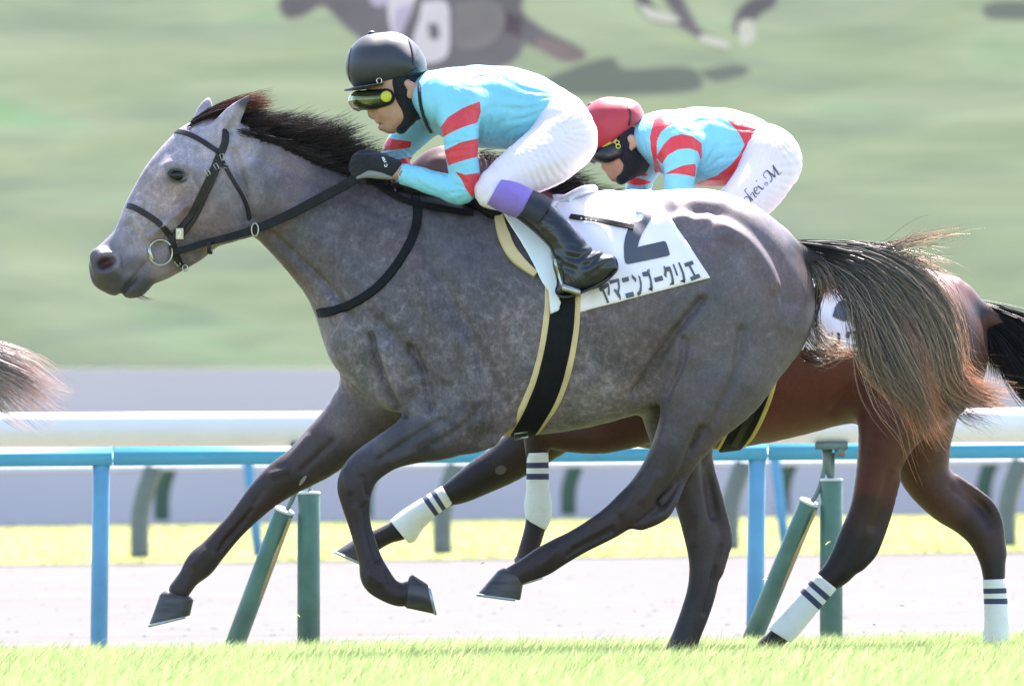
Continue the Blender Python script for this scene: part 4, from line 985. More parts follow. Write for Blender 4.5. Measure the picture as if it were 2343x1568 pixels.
strap('throatlatch', e1, bv1, [(506, 360), (514, 378), (535, 415), (555, 452), (567, 482), (571, 516)], .013, m_leather, bridle1, loop=True, **S_)
strap('chin_strap', e1, bv1, [(392, 560), (398, 585), (418, 606)], .016, m_leather, bridle1, thick=.007, lift=.004)
for sd in (-1, 1):
    h = hit(e1, bv1, 372, 578, sd)[0][1]; c_ = (369, 578)
    tube('bit_ring', [e1.P(c_[0] + 27 * math.cos(w), c_[1] + 29 * math.sin(w), h + sd * .012) for w in np.linspace(0, 2 * math.pi, 28, endpoint=False)], .0034, m_metal, bridle1, 8, True)
    tube('bit_cheek', [e1.P(344, 566, h + sd * .012), e1.P(345, 580, h + sd * .014), e1.P(352, 596, h + sd * .013)], [.005, .0075, .005], m_metal, bridle1, 8, sub=4)
    yh = [hit(e1, bv1, *p, sd) for p in ((470, 556), (585, 527))]
    R_ = [e1.P(398, 577, h + sd * .012), e1.P(430, 569, h + sd * .022), e1.P(472, 556, h + sd * .04), e1.P(520, 545, -sd * 0 + sd * .118), e1.P(585, 526, sd * .122), e1.P(660, 494, sd * .135), e1.P(730, 458, sd * .15), e1.P(790, 426, sd * .16), e1.P(824, 404, sd * .155)]
    R_ = resample3(np.array(R_), 40)
    strap_pts('rein', R_, np.tile(np.array((0, sd, 0.)), (40, 1)), [.022, .024, .030, .033, .033], .006, m_rubber, bridle1)
    tube('rein_ring', [e1.P(585 + 13 * math.cos(w) * .6, 527 + 15 * math.sin(w), sd * .13) for w in np.linspace(0, 6.283, 20, endpoint=False)], .0024, m_metal, bridle1, 8, True)
    bar('rein_stop', [e1.P(476, 560, sd * .115), e1.P(484, 559, sd * .115)], [(-.008, -.03), (.008, -.03), (.008, .01), (-.008, .01)], m_leather, bridle1)
for bx, by, a in ((510, 361, 75), (497, 383, 60), (477, 396, 60), (517, 382, 20), (407, 602, 50)):
    h = hit(e1, bv1, bx, by, -1)
    if h is None: continue
    c_ = h[0] + np.array((0, -.010, 0)); u_ = np.array((math.cos(math.radians(a)), 0, -math.sin(math.radians(a)))) * .010; w_ = np.array((-u_[2], 0, u_[0])) * .55
    tube('buckle', [c_ + u_ + w_, c_ + u_ - w_, c_ - u_ - w_, c_ - u_ + w_], .0018, m_metal, bridle1, 6, True)
tube('strap_ring', [e1.P(424 + 6 * math.cos(w), 613 + 7 * math.sin(w), -.045) for w in np.linspace(0, 6.283, 16, endpoint=False)], .0022, m_metal, bridle1, 6, True)
h = hit(e1, bv1, 412, 536, -1); m_tag = simple('tan_number_tag', (.55, .42, .26), .5)
tg = mesh_obj('number_tag', *boxv(e1.X(404), e1.X(421), h[0][1] - .016, h[0][1] - .010, e1.Z(548), e1.Z(523)), m_tag, bridle1, False)
bt = bvh_objs(tg); decal('tag_digit', e1, bt, [stroke_poly([(407, 532), (410, 528), (415, 530), (414, 535), (408, 542), (416, 541)], 2.2)], m_flap, tg, .001)

# neck strap
ns = empty('neck_strap', 'black webbing neck strap looped round the grey horse chest', 'strap', (0, 0, 0))
strap('loop', e1, bv1, [(948, 444), (956, 480), (953, 515), (938, 560), (910, 607), (866, 658), (812, 694), (765, 712), (724, 716)], .031, m_black, ns, .006, .002, True)
strap('yoke', e1, bv1, [(850, 412), (872, 432), (905, 454), (950, 472), (1000, 481), (1050, 490), (1082, 494)], .020, m_black, ns, .010, .004)
strap('yoke', e1, bv1, [(850, 412), (872, 432), (905, 454), (950, 472), (1000, 481), (1050, 490), (1082, 494)], .020, m_black, ns, .010, .004, side=1)

# ================================================================== RIDERS
m_skin, nt, b = new_mat('skin')
f = noise(nt, 20, 5, .6, objco(nt)); nt.links.new(ramp(nt, f, [(.3, (.42, .215, .135)), (.7, (.50, .275, .185))]), b.inputs['Base Color'])
b.inputs['Roughness'].default_value = .48; b.inputs['Subsurface Weight'].default_value = .12; b.inputs['Subsurface Radius'].default_value = (.02, .008, .005); b.inputs['Subsurface Scale'].default_value = .3
m_lip = simple('lips', (.45, .18, .17), .5)
def fabric(name, col, rough, wrinkle=.35, scale=10, spec=.3, sheen=.1):
    m, nt, b = new_mat(name); co = objco(nt)
    f = noise(nt, scale, 4, .55, co, .8); g_ = noise(nt, scale * 3, 3, .5, objco(nt, (1, 1, .4)), .5)
    nt.links.new(ramp(nt, f, [(.3, tuple(c * .94 for c in col)), (.7, tuple(min(1, c * 1.05) for c in col))]), b.inputs['Base Color'])
    b.inputs['Roughness'].default_value = rough; b.inputs['Specular IOR Level'].default_value = spec; b.inputs['Sheen Weight'].default_value = sheen
    rg = N(nt, 'ShaderNodeMath', operation='SUBTRACT'); nt.links.new(g_, rg.inputs[0]); rg.inputs[1].default_value = .5; ab = N(nt, 'ShaderNodeMath', operation='ABSOLUTE'); nt.links.new(rg.outputs[0], ab.inputs[0])
    ad = N(nt, 'ShaderNodeMath', operation='MULTIPLY_ADD'); nt.links.new(ab.outputs[0], ad.inputs[0]); ad.inputs[1].default_value = 2.2; nt.links.new(f, ad.inputs[2]); bump(nt, b, ad.outputs[0], wrinkle, .014); return m, nt, b
CYAN, RED = (.20, .53, .66), (.60, .035, .045)
def silks(name):
    m, nt, b = fabric(name, CYAN, .42, .42, 5, .4)
    a = N(nt, 'ShaderNodeAttribute', attribute_name='red').outputs['Fac']
    gt = N(nt, 'ShaderNodeMath', operation='GREATER_THAN'); nt.links.new(a, gt.inputs[0]); gt.inputs[1].default_value = 0
    old = b.inputs['Base Color'].links[0].from_socket
    nt.links.new(mixc(nt, old, RED, gt.outputs[0]), b.inputs['Base Color']); return m
m_silks = silks('blue_silks_red_bands')
m_breech, nt, b_ = fabric('white_breeches', (.73, .625, .68), .55, .08, 4, .35)
m_sock = fabric('purple_knit', (.22, .14, .42), .75, .2, 14)[0]
m_boot, nt, bb = new_mat('black_patent_boot')
co = objco(nt); f = noise(nt, 7, 3, .5, co, .8)
nt.links.new(ramp(nt, f, [(.3, (.006, .006, .008)), (.7, (.016, .016, .02))]), bb.inputs['Base Color']); bb.inputs['Roughness'].default_value = .26; bb.inputs['Specular IOR Level'].default_value = .5; bump(nt, bb, f, .35, .03)
m_cuff = simple('matt_boot_top', (.022, .022, .032), .5, var=.15, bumps=.15, spec=.3)
m_sole = simple('boot_sole', (.04, .042, .04), .7)
m_glove = fabric('black_glove', (.018, .018, .022), .75, .5, 40, .25)[0]
m_palm = simple('grey_glove_palm', (.20, .20, .18), .75)
m_hood = fabric('black_hood', (.014, .014, .018), .8, .5, 26, .2)[0]
m_helm1 = simple('black_helmet_cover', (.018, .0175, .021), .50, var=.12, scale=10, bumps=.08, bscale=14, spec=.6, sheen=.05)
m_helm2 = simple('red_helmet_cover', (.36, .018, .032), .55, var=.1, scale=10, bumps=.12, bscale=14, sheen=.1)
m_gogf = simple('goggle_frame', (.012, .012, .014), .4)
m_lens, nt, bl_ = new_mat('smoked_mirror_lens')
bl_.inputs['Base Color'].default_value = (.10, .11, .05, 1); bl_.inputs['Metallic'].default_value = .75; bl_.inputs['Roughness'].default_value = .12
f = noise(nt, 9, 2, .5, objco(nt)); nt.links.new(ramp(nt, f, [(.4, (.09, .10, .045)), (.6, (.16, .17, .08))]), bl_.inputs['Base Color'])
m_yel = simple('yellow_button', (.55, .52, .03), .5)
m_vis = simple('clear_visor_edge', (.5, .55, .55), .15)
m_white = simple('white_print', (.75, .75, .75), .5)

def vol_obj(name, v, mat, parent, smooth=1, attrs=None):
    V, Q = v.mesh(smooth); o = mesh_obj(name, V, Q, mat, parent, True, attrs(V) if attrs else None); return o, V, Q
def mirror(rows): return [(r[0], r[1], r[2], -r[3], *r[4:]) for r in rows]

person1 = empty('person', 'jockey in black helmet and pale blue silks with red striped sleeves', 'person', (0, 0, 0), 'jockeys')
# continuous figure under the clothes: head, trunk, arms, hands, legs
v = Vol(e1, (770, 60, 1440, 720), (-.45, .45), .0055)
v.add([(893, 165, 60, 0, .95), (906, 190, 60, 0, .95)], .02)
v.add([(878, 218, 39, 0, 1.2), (887, 248, 32, 0, 1.3), (893, 273, 27, 0, 1.15), (889, 290, 14, 0, 1.4)], .03)
v.both([(930, 230, 26, -.046, .8), (920, 262, 20, -.045, .8), (898, 286, 14, -.022, 1)], .03)
v.add([(856, 222, 9, 0, 1), (850, 242, 9, 0, 1), (848.5, 258, 9, 0, 1.15), (851, 265, 7.5, 0, 1.1), (858, 267, 6, 0, 2.0)], .014)
v.add([(867, 279, 8, 0, 2.2)], .014); v.add([(872, 291, 7.5, 0, 2.0)], .014); v.cut([(858, 286, 1.8, 0, 12), (872, 284, 1.8, 0, 12)], .004)
v.both([(880, 246, 17, -.044, .8)], .03)
v.both([(933, 193, 10, -.092, .5), (941, 203, 11, -.095, .45), (937, 219, 8, -.09, .5)], .008); v.cut([(935, 205, 6, -.103, .6)], .006); v.cut([(935, 205, 6, .103, .6)], .006)
v.add([(940, 222, 40, 0, .85), (985, 228, 46, 0, 1)], .03)
v.add([(1000, 222, 46, 0, 1.8), (1060, 240, 64, 0, 1.6), (1150, 250, 72, 0, 1.3), (1240, 262, 54, 0, 1.45), (1300, 300, 60, 0, 1.5)], .05)
armN = [(1045, 238, 38, -.17), (1052, 300, 30, -.20), (1058, 370, 27, -.21), (1060, 425, 26, -.21), (1000, 418, 22, -.19), (945, 404, 18.5, -.17), (905, 392, 17.5, -.16)]
armF = [(1000, 245, 38, .17), (940, 300, 28, .2), (908, 350, 25, .2), (902, 400, 24, .2), (880, 400, 20, .17), (862, 392, 16, .16)]
v.add(armN, .03); v.add(armF, .03)
v.add([(905, 390, 18, -.16, .8), (870, 382, 20, -.155, .7), (845, 378, 18, -.15, .7)], .02); v.add([(862, 392, 17, .16, .8), (840, 384, 18, .155, .7)], .02)
legN = [(1292, 310, 50, -.08), (1256, 352, 46, -.14), (1190, 395, 38, -.19), (1135, 434, 28, -.235), (1172, 464, 26, -.27), (1240, 508, 26, -.305), (1330, 585, 18, -.335), (1340, 612, 15, -.34)]
v.add(legN, .03); v.add(mirror(legN), .03)
vol_obj('body', v, m_skin, person1, 1)
bvp = bvh_objs(person1.children[0])
decal('lips', e1, bvp, [[(866, 282), (872, 280.5), (879, 282), (874, 287), (868, 288)]], m_lip, person1, .0006, step=3)
# silks
v = Vol(e1, (840, 130, 1320, 500), (-.42, .42), .005)
trunk = [(968, 212, 46, 0, 1.25), (1000, 222, 62, 0, 1.75), (1060, 240, 88, 0, 1.45), (1150, 246, 95, 0, 1.15), (1215, 252, 80, 0, 1.25), (1262, 256, 57, 0, 1.7)]
v.add(trunk, .02, 5)
slN = [(1048, 240, 52, -.165), (1052, 300, 42, -.205), (1058, 365, 36.5, -.222), (1062, 415, 35, -.222), (1052, 437, 34, -.218), (1000, 424, 29, -.198), (950, 409, 26, -.178), (930, 403, 25.5, -.17)]
slF = [(1000, 248, 50, .165), (942, 298, 40, .205), (908, 345, 35, .212), (902, 395, 33, .205), (880, 400, 28, .18)]
v.add([(1010, 228, 50, -.13, 1), (1048, 240, 52, -.165, 1)], .05); v.add(slN, .025, 5); v.add([(1000, 230, 50, .13, 1), slF[0] + (1,)], .05); v.add(slF, .025, 5)
v.cut([(925, 402, 18.5, -.17), (890, 392, 18.5, -.16)], .003)      # open cuff
v.plane(e1.P(928, 402), (-1, 0, -.22)) if False else None
v.halfplane_uv((1290, 196), (1252, 300))
# loose folds
X_, Z_ = v.ax[0][:, None, None], v.ax[2][None, None, :]
v.F += (.0022 * np.sin((X_ * 46 + Z_ * 30)) * np.sin(Z_ * 25 - X_ * 14)).astype(np.float32)
folds(v, 1300, 225, 15, .0065, 1195, 245, 70, 60); folds(v, 1098, 345, 9, .0065, 1140, 290, 55, 55, 1); folds(v, 1030, 190, 9, .005, 1090, 190, 60, 45, .5); folds(v, 1092, 445, 9, .007, 1050, 430, 34, 34, .3); folds(v, 1090, 480, 22, .004, 985, 420, 45, 30); folds(v, 1240, 320, 34, .004, 1052, 330, 40, 80); folds(v, 1000, 330, 10, .005, 1005, 260, 40, 50); folds(v, 860, 300, 24, .005, 915, 345, 40, 50)
def redmap(V):
    px, py = e1.ux(V[:, 0]), e1.uy(V[:, 2]); yo = V[:, 1]
    near = [[(1004, 302), (1024, 274), (1059, 252), (1098, 236), (1100, 260), (1092, 285), (1059, 296), (1030, 309), (1014, 318)], [(1016, 349), (1053, 331), (1100, 319), (1100, 361), (1062, 371), (1026, 383)],
            [(1041, 396), (1065, 404), (1102, 398), (1100, 430), (1081, 456), (1068, 439), (1056, 414)]]
    far = [[(864, 306), (900, 316), (940, 321), (938, 335), (900, 341), (866, 340)], [(866, 362), (906, 362), (942, 356), (942, 378), (895, 384), (866, 384)]]
    dn = np.max([poly_sd(px, py, p) for p in near], 0); df = np.max([poly_sd(px, py, p) for p in far], 0)
    ch = poly_sd(px, py, [(950, 326), (965, 305), (985, 296), (975, 315)])
    arm = seg_dist(px, py, [(r[0], r[1]) for r in slN])
    isn = (yo < -.17 + .0) | ((yo < -.12) & (py > 330))
    out = np.where(isn, dn, -20); out = np.where((yo > .12), np.maximum(out, df), out); out = np.where(np.abs(yo) < .12, np.maximum(out, ch), out)
    return {'red': out}
jk1, Vj, Qj = vol_obj('jacket', v, m_silks, person1, 1, redmap)
# white breeches with gathered folds
v = Vol(e1, (1060, 180, 1400, 520), (-.36, .36), .005)
v.add([(1258, 250, 56, 0, 1.75), (1286, 285, 68, 0, 1.75), (1292, 320, 70, 0, 1.6)], .03)
thN = [(1290, 318, 74, -.095, .95), (1250, 357, 69, -.155, .95), (1200, 388, 60, -.20, .95), (1150, 422, 48, -.225, .95), (1126, 440, 41, -.24, 1), (1138, 447, 38, -.248, 1)]
v.add(thN, .04, 5); v.add(mirror(thN), .04, 5)
X_, Y_, Z_ = v.ax[0][:, None, None], v.ax[1][None, :, None], v.ax[2][None, None, :]
xu, yu = X_ * e1.s + 1171, 1010 - (Z_ - CAM_H) * e1.s
fan = np.arctan2(yu - 250, xu - 1130) * 26 + .012 * np.hypot(xu - 1130, yu - 250)
amp = np.exp(-((xu - 1215) / 90) ** 2 - ((yu - 390) / 70) ** 2)
v.F += (0 * amp + .0022 * np.sin((xu * .9 - yu * .45) * .16) * np.exp(-((xu - 1130) / 50) ** 2 - ((yu - 430) / 50) ** 2) + .002 * np.sin(xu * .05 + yu * .09) * np.sin(yu * .06)).astype(np.float32)
folds(v, 1045, 95, 70, .0042, 1245, 375, 70, 50, 0, 1.3); folds(v, 1185, 375, 17, .0045, 1118, 432, 32, 34); folds(v, 1255, 300, 14, .005, 1310, 300, 45, 60); folds(v, 1150, 330, 22, .0045, 1190, 350, 60, 35)
br1, Vb, Qb = vol_obj('breeches', v, m_breech, person1, 1)
for sd in (-1, 1):
    y_ = lambda a: sd * a
    loft('sock', e1, [(1150, 408, 1112, 474, .061, y_(.252)), (1160, 411, 1124, 478, .064, y_(.258)), (1190, 424, 1155, 493, .063, y_(.275)), (1219, 439, 1187, 504, .060, y_(.288))], m_sock, person1, 28, sub=4)
    bt_ = Vol(e1, (1170, 420, 1440, 700), (y_(.34) - .11, y_(.34) + .11), .0045)
    bt_.add([(1204, 474, 37, y_(.285), 1.0), (1240, 502, 37.5, y_(.305), .98), (1285, 548, 36, y_(.325), .95), (1320, 590, 35, y_(.338), .9), (1345, 618, 34, y_(.342), .85)], .02); bt_.add([(1296, 585, 33, y_(.335), .85), (1303, 620, 35, y_(.34), .85), (1345, 622, 36, y_(.342), .85)], .02); bt_.add([(1296, 640, 20, y_(.344), 1.2), (1320, 645, 22, y_(.344), 1.1)], .02)
    bt_.add([(1372, 612, 30, y_(.342), .85), (1388, 612, 25, y_(.342), .85), (1360, 635, 24, y_(.343), .95), (1320, 648, 21, y_(.345), 1.15), (1292, 662, 17, y_(.346), 1.3), (1282, 668, 14, y_(.346), 1.4)], .025)
    xa, za = bt_.ax[0][:, None, None], bt_.ax[2][None, None, :]; xu, yu = xa * e1.s + 1171, 1010 - (za - CAM_H) * e1.s
    bt_.F += (.0032 * np.sin((yu * .95 + xu * .35) * .26 + np.sin(xu * .06) * 1.5) * np.exp(-((xu - 1350) / 55) ** 2 - ((yu - 590) / 32) ** 2) + .002 * np.sin((yu - xu * .6) * .22) * np.exp(-((xu - 1300) / 40) ** 2 - ((yu - 600) / 30) ** 2)).astype(np.float32)
    bo, Vx, Qx = vol_obj('boot', bt_, m_boot, person1, 1)
    loft('boot_top', e1, [(1216, 438, 1184, 504, .0585, y_(.287)), (1240, 447, 1203, 516, .060, y_(.297)), (1262, 460, 1222, 528, .0605, y_(.308)), (1265, 462, 1225, 529, .058, y_(.309))], m_cuff, bo, 28, sub=3)
    loft('sole', e1, [(1410, 618, 1398, 628, .026, y_(.344)), (1385, 640, 1382, 648, .030, y_(.344)), (1340, 664, 1336, 672, .033, y_(.346)), (1300, 678, 1296, 685, .036, y_(.347)), (1275, 676, 1276, 682, .025, y_(.347))], m_sole, bo, 20, 3, sub=3)
# gloves
def glove(sd, cx, cy, yo, sc=1.0, logo=False):
    P = lambda dx, dy, r, dyo=0, q=1: (cx + dx * sc, cy + dy * sc, r * sc, yo + sd * dyo, q)
    g_ = Vol(e1, (cx - 90, cy - 60, cx + 90, cy + 70), (yo - .09, yo + .09), .0038)
    g_.add([P(52, 10, 22, .002, .95), P(30, 4, 25, .004, .85), P(10, -1, 25, .006, .72), P(-8, -2, 22, .002, .66)], .012)
    for k, (ax, ay, bx, by, cx2, cy2) in enumerate(((-20, -17, -40, -16, -44, 0), (-24, -6, -45, -3, -46, 12), (-23, 5, -43, 11, -40, 24), (-20, 15, -36, 23, -30, 32))):
        g_.add([P(ax + 14, ay, 8, .010, .9), P(ax, ay, 9, .016, .9), P((ax + bx) / 2 - 2, (ay + by) / 2 - 1, 7.8, .018, .9), P(bx, by, 7.6, .010, .9), P(cx2, cy2, 7.2, -.004, .9), P(cx2 + 10, cy2 + 4, 6.8, -.020, .9)], .003)
    g_.add([P(20, -14, 12, -.008, 1), P(0, -24, 10, -.014, 1), P(-20, -26, 8.6, -.014, 1), P(-36, -20, 7.6, -.010, 1)], .008)
    o, a_, b_2 = vol_obj('glove', g_, m_glove, person1, 1)
    pb = Vol(e1, (cx - 60, cy - 10, cx + 80, cy + 60), (yo - .09, yo + .09), .0038)
    pb.add([P(-34, 30, 4, .016, 1.2), P(-12, 22, 9, .014, 1.3), P(20, 24, 9.5, .012, 1.4), P(44, 30, 5, .010, 1.5)], .006); vol_obj('glove_palm', pb, m_palm, o, 1)
    return o
gl = glove(-1, 853, 379, -.158); bg_ = bvh_objs(gl)
zl = lambda P: [(759.6 + .12968 * x, 334.2 + .12968 * y) for x, y in P]
XX = [([(885, 228), (938, 246)], 13), ([(918, 220), (900, 260)], 13), ([(905, 272), (948, 276)], 12), ([(940, 252), (915, 292)], 12), ([(925, 312), (965, 296)], 13), ([(940, 350), (965, 335), (980, 350), (975, 378), (950, 385), (935, 365), (942, 348)], 11)]
decal('glove_logo', e1, bg_, [zl(stroke_poly(p, w)) for p, w in XX], m_white, gl, .0015, step=3)
glove(1, 840, 386, .158)
# helmet
v = Vol(e1, (770, 60, 985, 225), (-.16, .16), .0042)
v.add([(864, 150, 74, 0, .98), (892, 146, 73, 0, 1.0)], .02); v.add([(940, 152, 30, 0, 2.2), (958, 160, 12, 0, 4)], .05)
v.halfplane_uv((972, 166), (780, 210))
hl, Vh, Qh = vol_obj('helmet', v, m_helm1, person1, 2)
v = Vol(e1, (770, 180, 960, 225), (-.16, .16), .0036); v.add([(789, 206.5, 2.6, 0, 10), (806, 204, 3.6, 0, 19), (835, 200, 4.2, 0, 22), (875, 194, 4.2, 0, 24)], .004); vol_obj('peak', v, m_helm1, hl, 1)
ellipsoid('button', e1, 850, 76, 0, .0125, .0125, .008, m_helm1, hl, 8)
bh = bvh_objs(hl)
h_ = hit(e1, bh, 868, 187, -1); cpt = h_[0]
tube('eyelet', [cpt + np.array((.0085 * math.cos(w), -.003, .0095 * math.sin(w))) for w in np.linspace(0, 6.283, 14, endpoint=False)], .0022, simple('brass_eyelet', (.65, .55, .35), .3, .8), hl, 6, True)
strap('helmet_seam', e1, bh, [(930, 86), (941, 110), (946, 140), (941, 172)], .006, m_gogf, hl, .003, .0005, True)
strap('helmet_seam', e1, bh, [(806, 104), (800, 130), (798, 165), (804, 200)], .0018, m_gogf, hl, .0008, .0003)
# goggles
v = Vol(e1, (790, 195, 935, 265), (-.15, .15), .0038)
gr = [(822, 231, 22, 0, .9), (832, 230, 23, -.035, .9), (856, 229, 23, -.066, .85), (884, 224, 20, -.082, .7)]
v.both(gr, .012, 6); v.cut([(838, 254, 11, 0, 2.6)], .01); gf, _, _ = vol_obj('goggles', v, m_gogf, person1, 1)
v = Vol(e1, (790, 195, 935, 265), (-.15, .15), .0036)
v.both([(817, 231, 19, 0, 1.0), (827, 230, 20, -.038, 1.0), (852, 229, 19.5, -.072, .9), (870, 226, 16, -.082, .8)], .012, 6); v.cut([(832, 256, 13, 0, 2.8)], .01); vol_obj('goggle_lens', v, m_lens, gf, 1)
bgf = bvh_objs(gf, gf.children[0])
h_ = hit(e1, bgf, 884, 223, -1)[0]
tube('strap_button', [h_ + np.array((0, .004, 0)), h_ + np.array((0, -.004, 0)), h_ + np.array((0, -.006, 0))], [.0185, .0185, .016], m_yel, gf, 20)
strap('goggle_strap', e1, bh, [(902, 203), (925, 180), (955, 160)], .016, m_gogf, gf, .003, .001)
# hood, chin strap
v = Vol(e1, (880, 150, 1010, 320), (-.15, .15), .0045)
v.both([(918, 190, 24, -.068, .8), (922, 220, 20, -.066, .85), (934, 245, 19, -.062, .85), (936, 268, 17, -.052, .9), (918, 292, 10, -.03, 1.2)], .02); v.add([(918, 293, 10, -.03, 1), (916, 296, 11, 0, 1), (918, 293, 10, .03, 1)], .02)
v.add([(955, 185, 34, 0, 1.4), (958, 215, 34, 0, 1.2), (950, 250, 26, 0, 1.2)], .03)
v.cut([(938, 206, 15, -.115, 1)], .008); v.cut([(938, 206, 15, .115, 1)], .008)
vol_obj('hood', v, m_hood, person1, 1)
strap('cord', e1, bvh_objs(jk1), [(962, 195), (964, 230), (972, 268), (985, 297)], .010, m_hood, person1, .006, .002)

# ================================================================== THE BAY HORSE BEHIND, ITS RIDER
e2 = Ent(1.12)
horse2 = empty('horse', 'dark bay racehorse with white striped leg bandages galloping half hidden behind the grey', 'horse', (0, 1.12, 0), 'galloping racehorses')
v = Vol(e2, (730, 330, 2440, 1600), (-.40, .40), .0075)
v.add([(1255, 830, 90, 0, 1.4), (1330, 770, 180, 0, .9), (1430, 765, 245, 0, .72), (1550, 768, 262, 0, .72), (1680, 772, 250, 0, .78), (1790, 788, 212, 0, .86), (1885, 788, 188, 0, .92), (1980, 790, 178, 0, .94), (2064, 802, 197, 0, .82)], .02, 3)
v.add([(1360, 690, 185, 0, .66), (1280, 630, 165, 0, .62), (1190, 550, 135, 0, .6), (1110, 480, 115, 0, .58), (1050, 430, 92, 0, .62)], .06, 4)
v.add([(1010, 430, 84, 0, .66), (960, 500, 104, 0, .52), (900, 560, 84, 0, .55), (845, 615, 62, 0, .62), (815, 645, 52, 0, .8)], .05, 4)
v.both([(1000, 520, 58, -.06, .42)], .05)
v.add([(1016, 388, 24, -.055, .8), (1000, 385, 19, -.065, .55), (975, 398, 4, -.07, .8)], .02); v.add([(1030, 378, 24, .055, .8), (1012, 372, 19, .065, .55), (985, 380, 4, .07, .8)], .02)
v.add([(2180, 690, 50, 0, .8), (2225, 706, 27, 0, 1), (2280, 730, 18, 0, 1), (2340, 770, 12, 0, 1)], .05)
v.both([(1400, 690, 140, -.13, .45), (1440, 830, 140, -.15, .45)], .06)
# near hind
v.add([(2075, 810, 150, -.11, .62), (2062, 900, 108, -.13, .75), (2030, 985, 70, -.14, .95), (2003, 1078, 48, -.145, .95), (1980, 1163, 39, -.145, .85), (1954, 1230, 40, -.145, .78), (1922, 1294, 36, -.145, .75), (1886, 1330, 28, -.145, .8), (1840, 1382, 21, -.145, .8), (1800, 1428, 25, -.145, .85), (1772, 1460, 23, -.145, 1), (1754, 1476, 24, -.145, 1.05)], .05, 4)
v.add([(2046, 1095, 12, -.145, .8), (2026, 1175, 11.5, -.145, .8), (2000, 1242, 14, -.145, .9), (1984, 1266, 17, -.145, .85), (1962, 1285, 19, -.145, .8)], .02)
# far hind
v.add([(2080, 830, 130, .11, .65), (2100, 930, 96, .13, .75), (2105, 1010, 74, .14, .9), (2120, 1085, 58, .145, .9), (2168, 1145, 50, .145, .85), (2214, 1184, 41, .145, .8), (2250, 1222, 37, .145, .78), (2272, 1275, 31, .145, .8), (2278, 1330, 25, .145, .85), (2282, 1400, 21, .145, .85), (2284, 1450, 25, .145, .85), (2268, 1488, 23, .145, 1), (2252, 1506, 24, .145, 1.05)], .05, 4)
v.add([(2192, 1098, 12, .145, .8), (2260, 1146, 12, .145, .8), (2284, 1188, 13, .145, .9), (2286, 1225, 16, .145, .85), (2286, 1262, 18, .145, .8)], .02)
# folded near fore
v.add([(1440, 930, 90, -.14, .6), (1380, 985, 52, -.145, .8), (1300, 992, 42, -.145, .85), (1240, 985, 38, -.145, .85), (1228, 1020, 29, -.145, .85), (1229, 1070, 21, -.145, .85), (1231, 1120, 21, -.145, .85), (1232, 1160, 26, -.145, .85), (1222, 1212, 24, -.145, 1), (1207, 1262, 23, -.145, 1), (1202, 1284, 24, -.145, 1)], .04, 4)
# reaching far fore
v.add([(1340, 900, 95, .12, .7), (1250, 985, 66, .135, .9), (1165, 1052, 50, .14, .9), (1100, 1090, 42, .14, .88), (1055, 1117, 34, .14, .85), (1010, 1140, 23, .14, .8), (960, 1174, 22, .14, .85), (924, 1206, 26, .14, .85), (885, 1222, 22, .14, 1), (850, 1240, 24, .14, 1.05)], .04, 4)
V2, Q2 = v.mesh(2); del v
G2 = [([(1905, 940), (1950, 880), (1985, 810)], 14, -.012), ([(2090, 880), (2075, 960), (2045, 1060)], 18, -.006), ([(2028, 1080), (2014, 1150), (1996, 1200)], 13, -.009),
      ([(2130, 650), (2180, 720), (2200, 800)], 13, -.008), ([(1560, 900), (1600, 960)], 20, .004), ([(2180, 1115), (2240, 1160), (2262, 1196)], 12, -.009), ([(1265, 1000), (1330, 1000)], 10, .004)]
V2 = sculpt(e2, V2, Q2, G2); px, py = e2.ux(V2[:, 0]), e2.uy(V2[:, 2])
BAY, BLK = (.100, .028, .026), (.016, .011, .0125)
keys = [(1000, 450, 90, (.07, .03, .022)), (860, 600, 80, (.05, .025, .02)), (1200, 560, 120, BAY), (1400, 700, 150, BAY), (1700, 800, 200, BAY), (1800, 930, 90, (.108, .030, .028)), (2000, 700, 120, (.105, .038, .034)), (2200, 780, 60, (.060, .027, .022)), (2240, 712, 16, BLK), (2050, 900, 80, (.078, .024, .022)), (2100, 1040, 50, (.075, .032, .020)),
        (2000, 1080, 55, (.085, .026, .022)), (1975, 1170, 45, (.038, .017, .016)), (1940, 1260, 45, BLK), (1800, 1420, 60, BLK), (2170, 1140, 45, (.070, .028, .020)), (2250, 1210, 40, (.034, .017, .015)), (2280, 1380, 60, BLK), (1300, 990, 50, (.055, .026, .018)), (1230, 1100, 60, BLK), (1180, 1040, 50, (.030, .017, .015)), (1080, 1100, 45, BLK), (900, 1220, 60, BLK), (1450, 960, 60, (.050, .020, .015))]
mesh_obj('body', V2, Q2, m_bay, horse2, True, {'coat': rbf(px, py, keys), 'fleck': np.full(len(px), .6)}); bv2 = bvh_of(V2, Q2)
hoof(e2, horse2, (1735, 1466), (1778, 1488), (1712, 1500), (1776, 1512), -.145); hoof(e2, horse2, (2224, 1496), (2278, 1512), (2202, 1532), (2270, 1536), .145)
hoof(e2, horse2, (1176, 1278), (1230, 1290), (1188, 1334), (1246, 1316), -.145); hoof(e2, horse2, (822, 1224), (858, 1262), (764, 1262), (834, 1292), .14)
ellipsoid('eye', e2, 925, 470, hit(e2, bv2, 925, 470, -1)[0][1] - 1.12 + .008, .02, .014, .016, m_eye, horse2, 10)
wrap(e2, horse2, [(1205, 1036, 1254, 1034, .043, -.145), (1204, 1080, 1255, 1080, .041, -.145), (1203, 1120, 1257, 1120, .043, -.145), (1199, 1150, 1262, 1148, .047, -.145), (1201, 1180, 1260, 1186, .046, -.145), (1206, 1188, 1248, 1212, .041, -.145)])
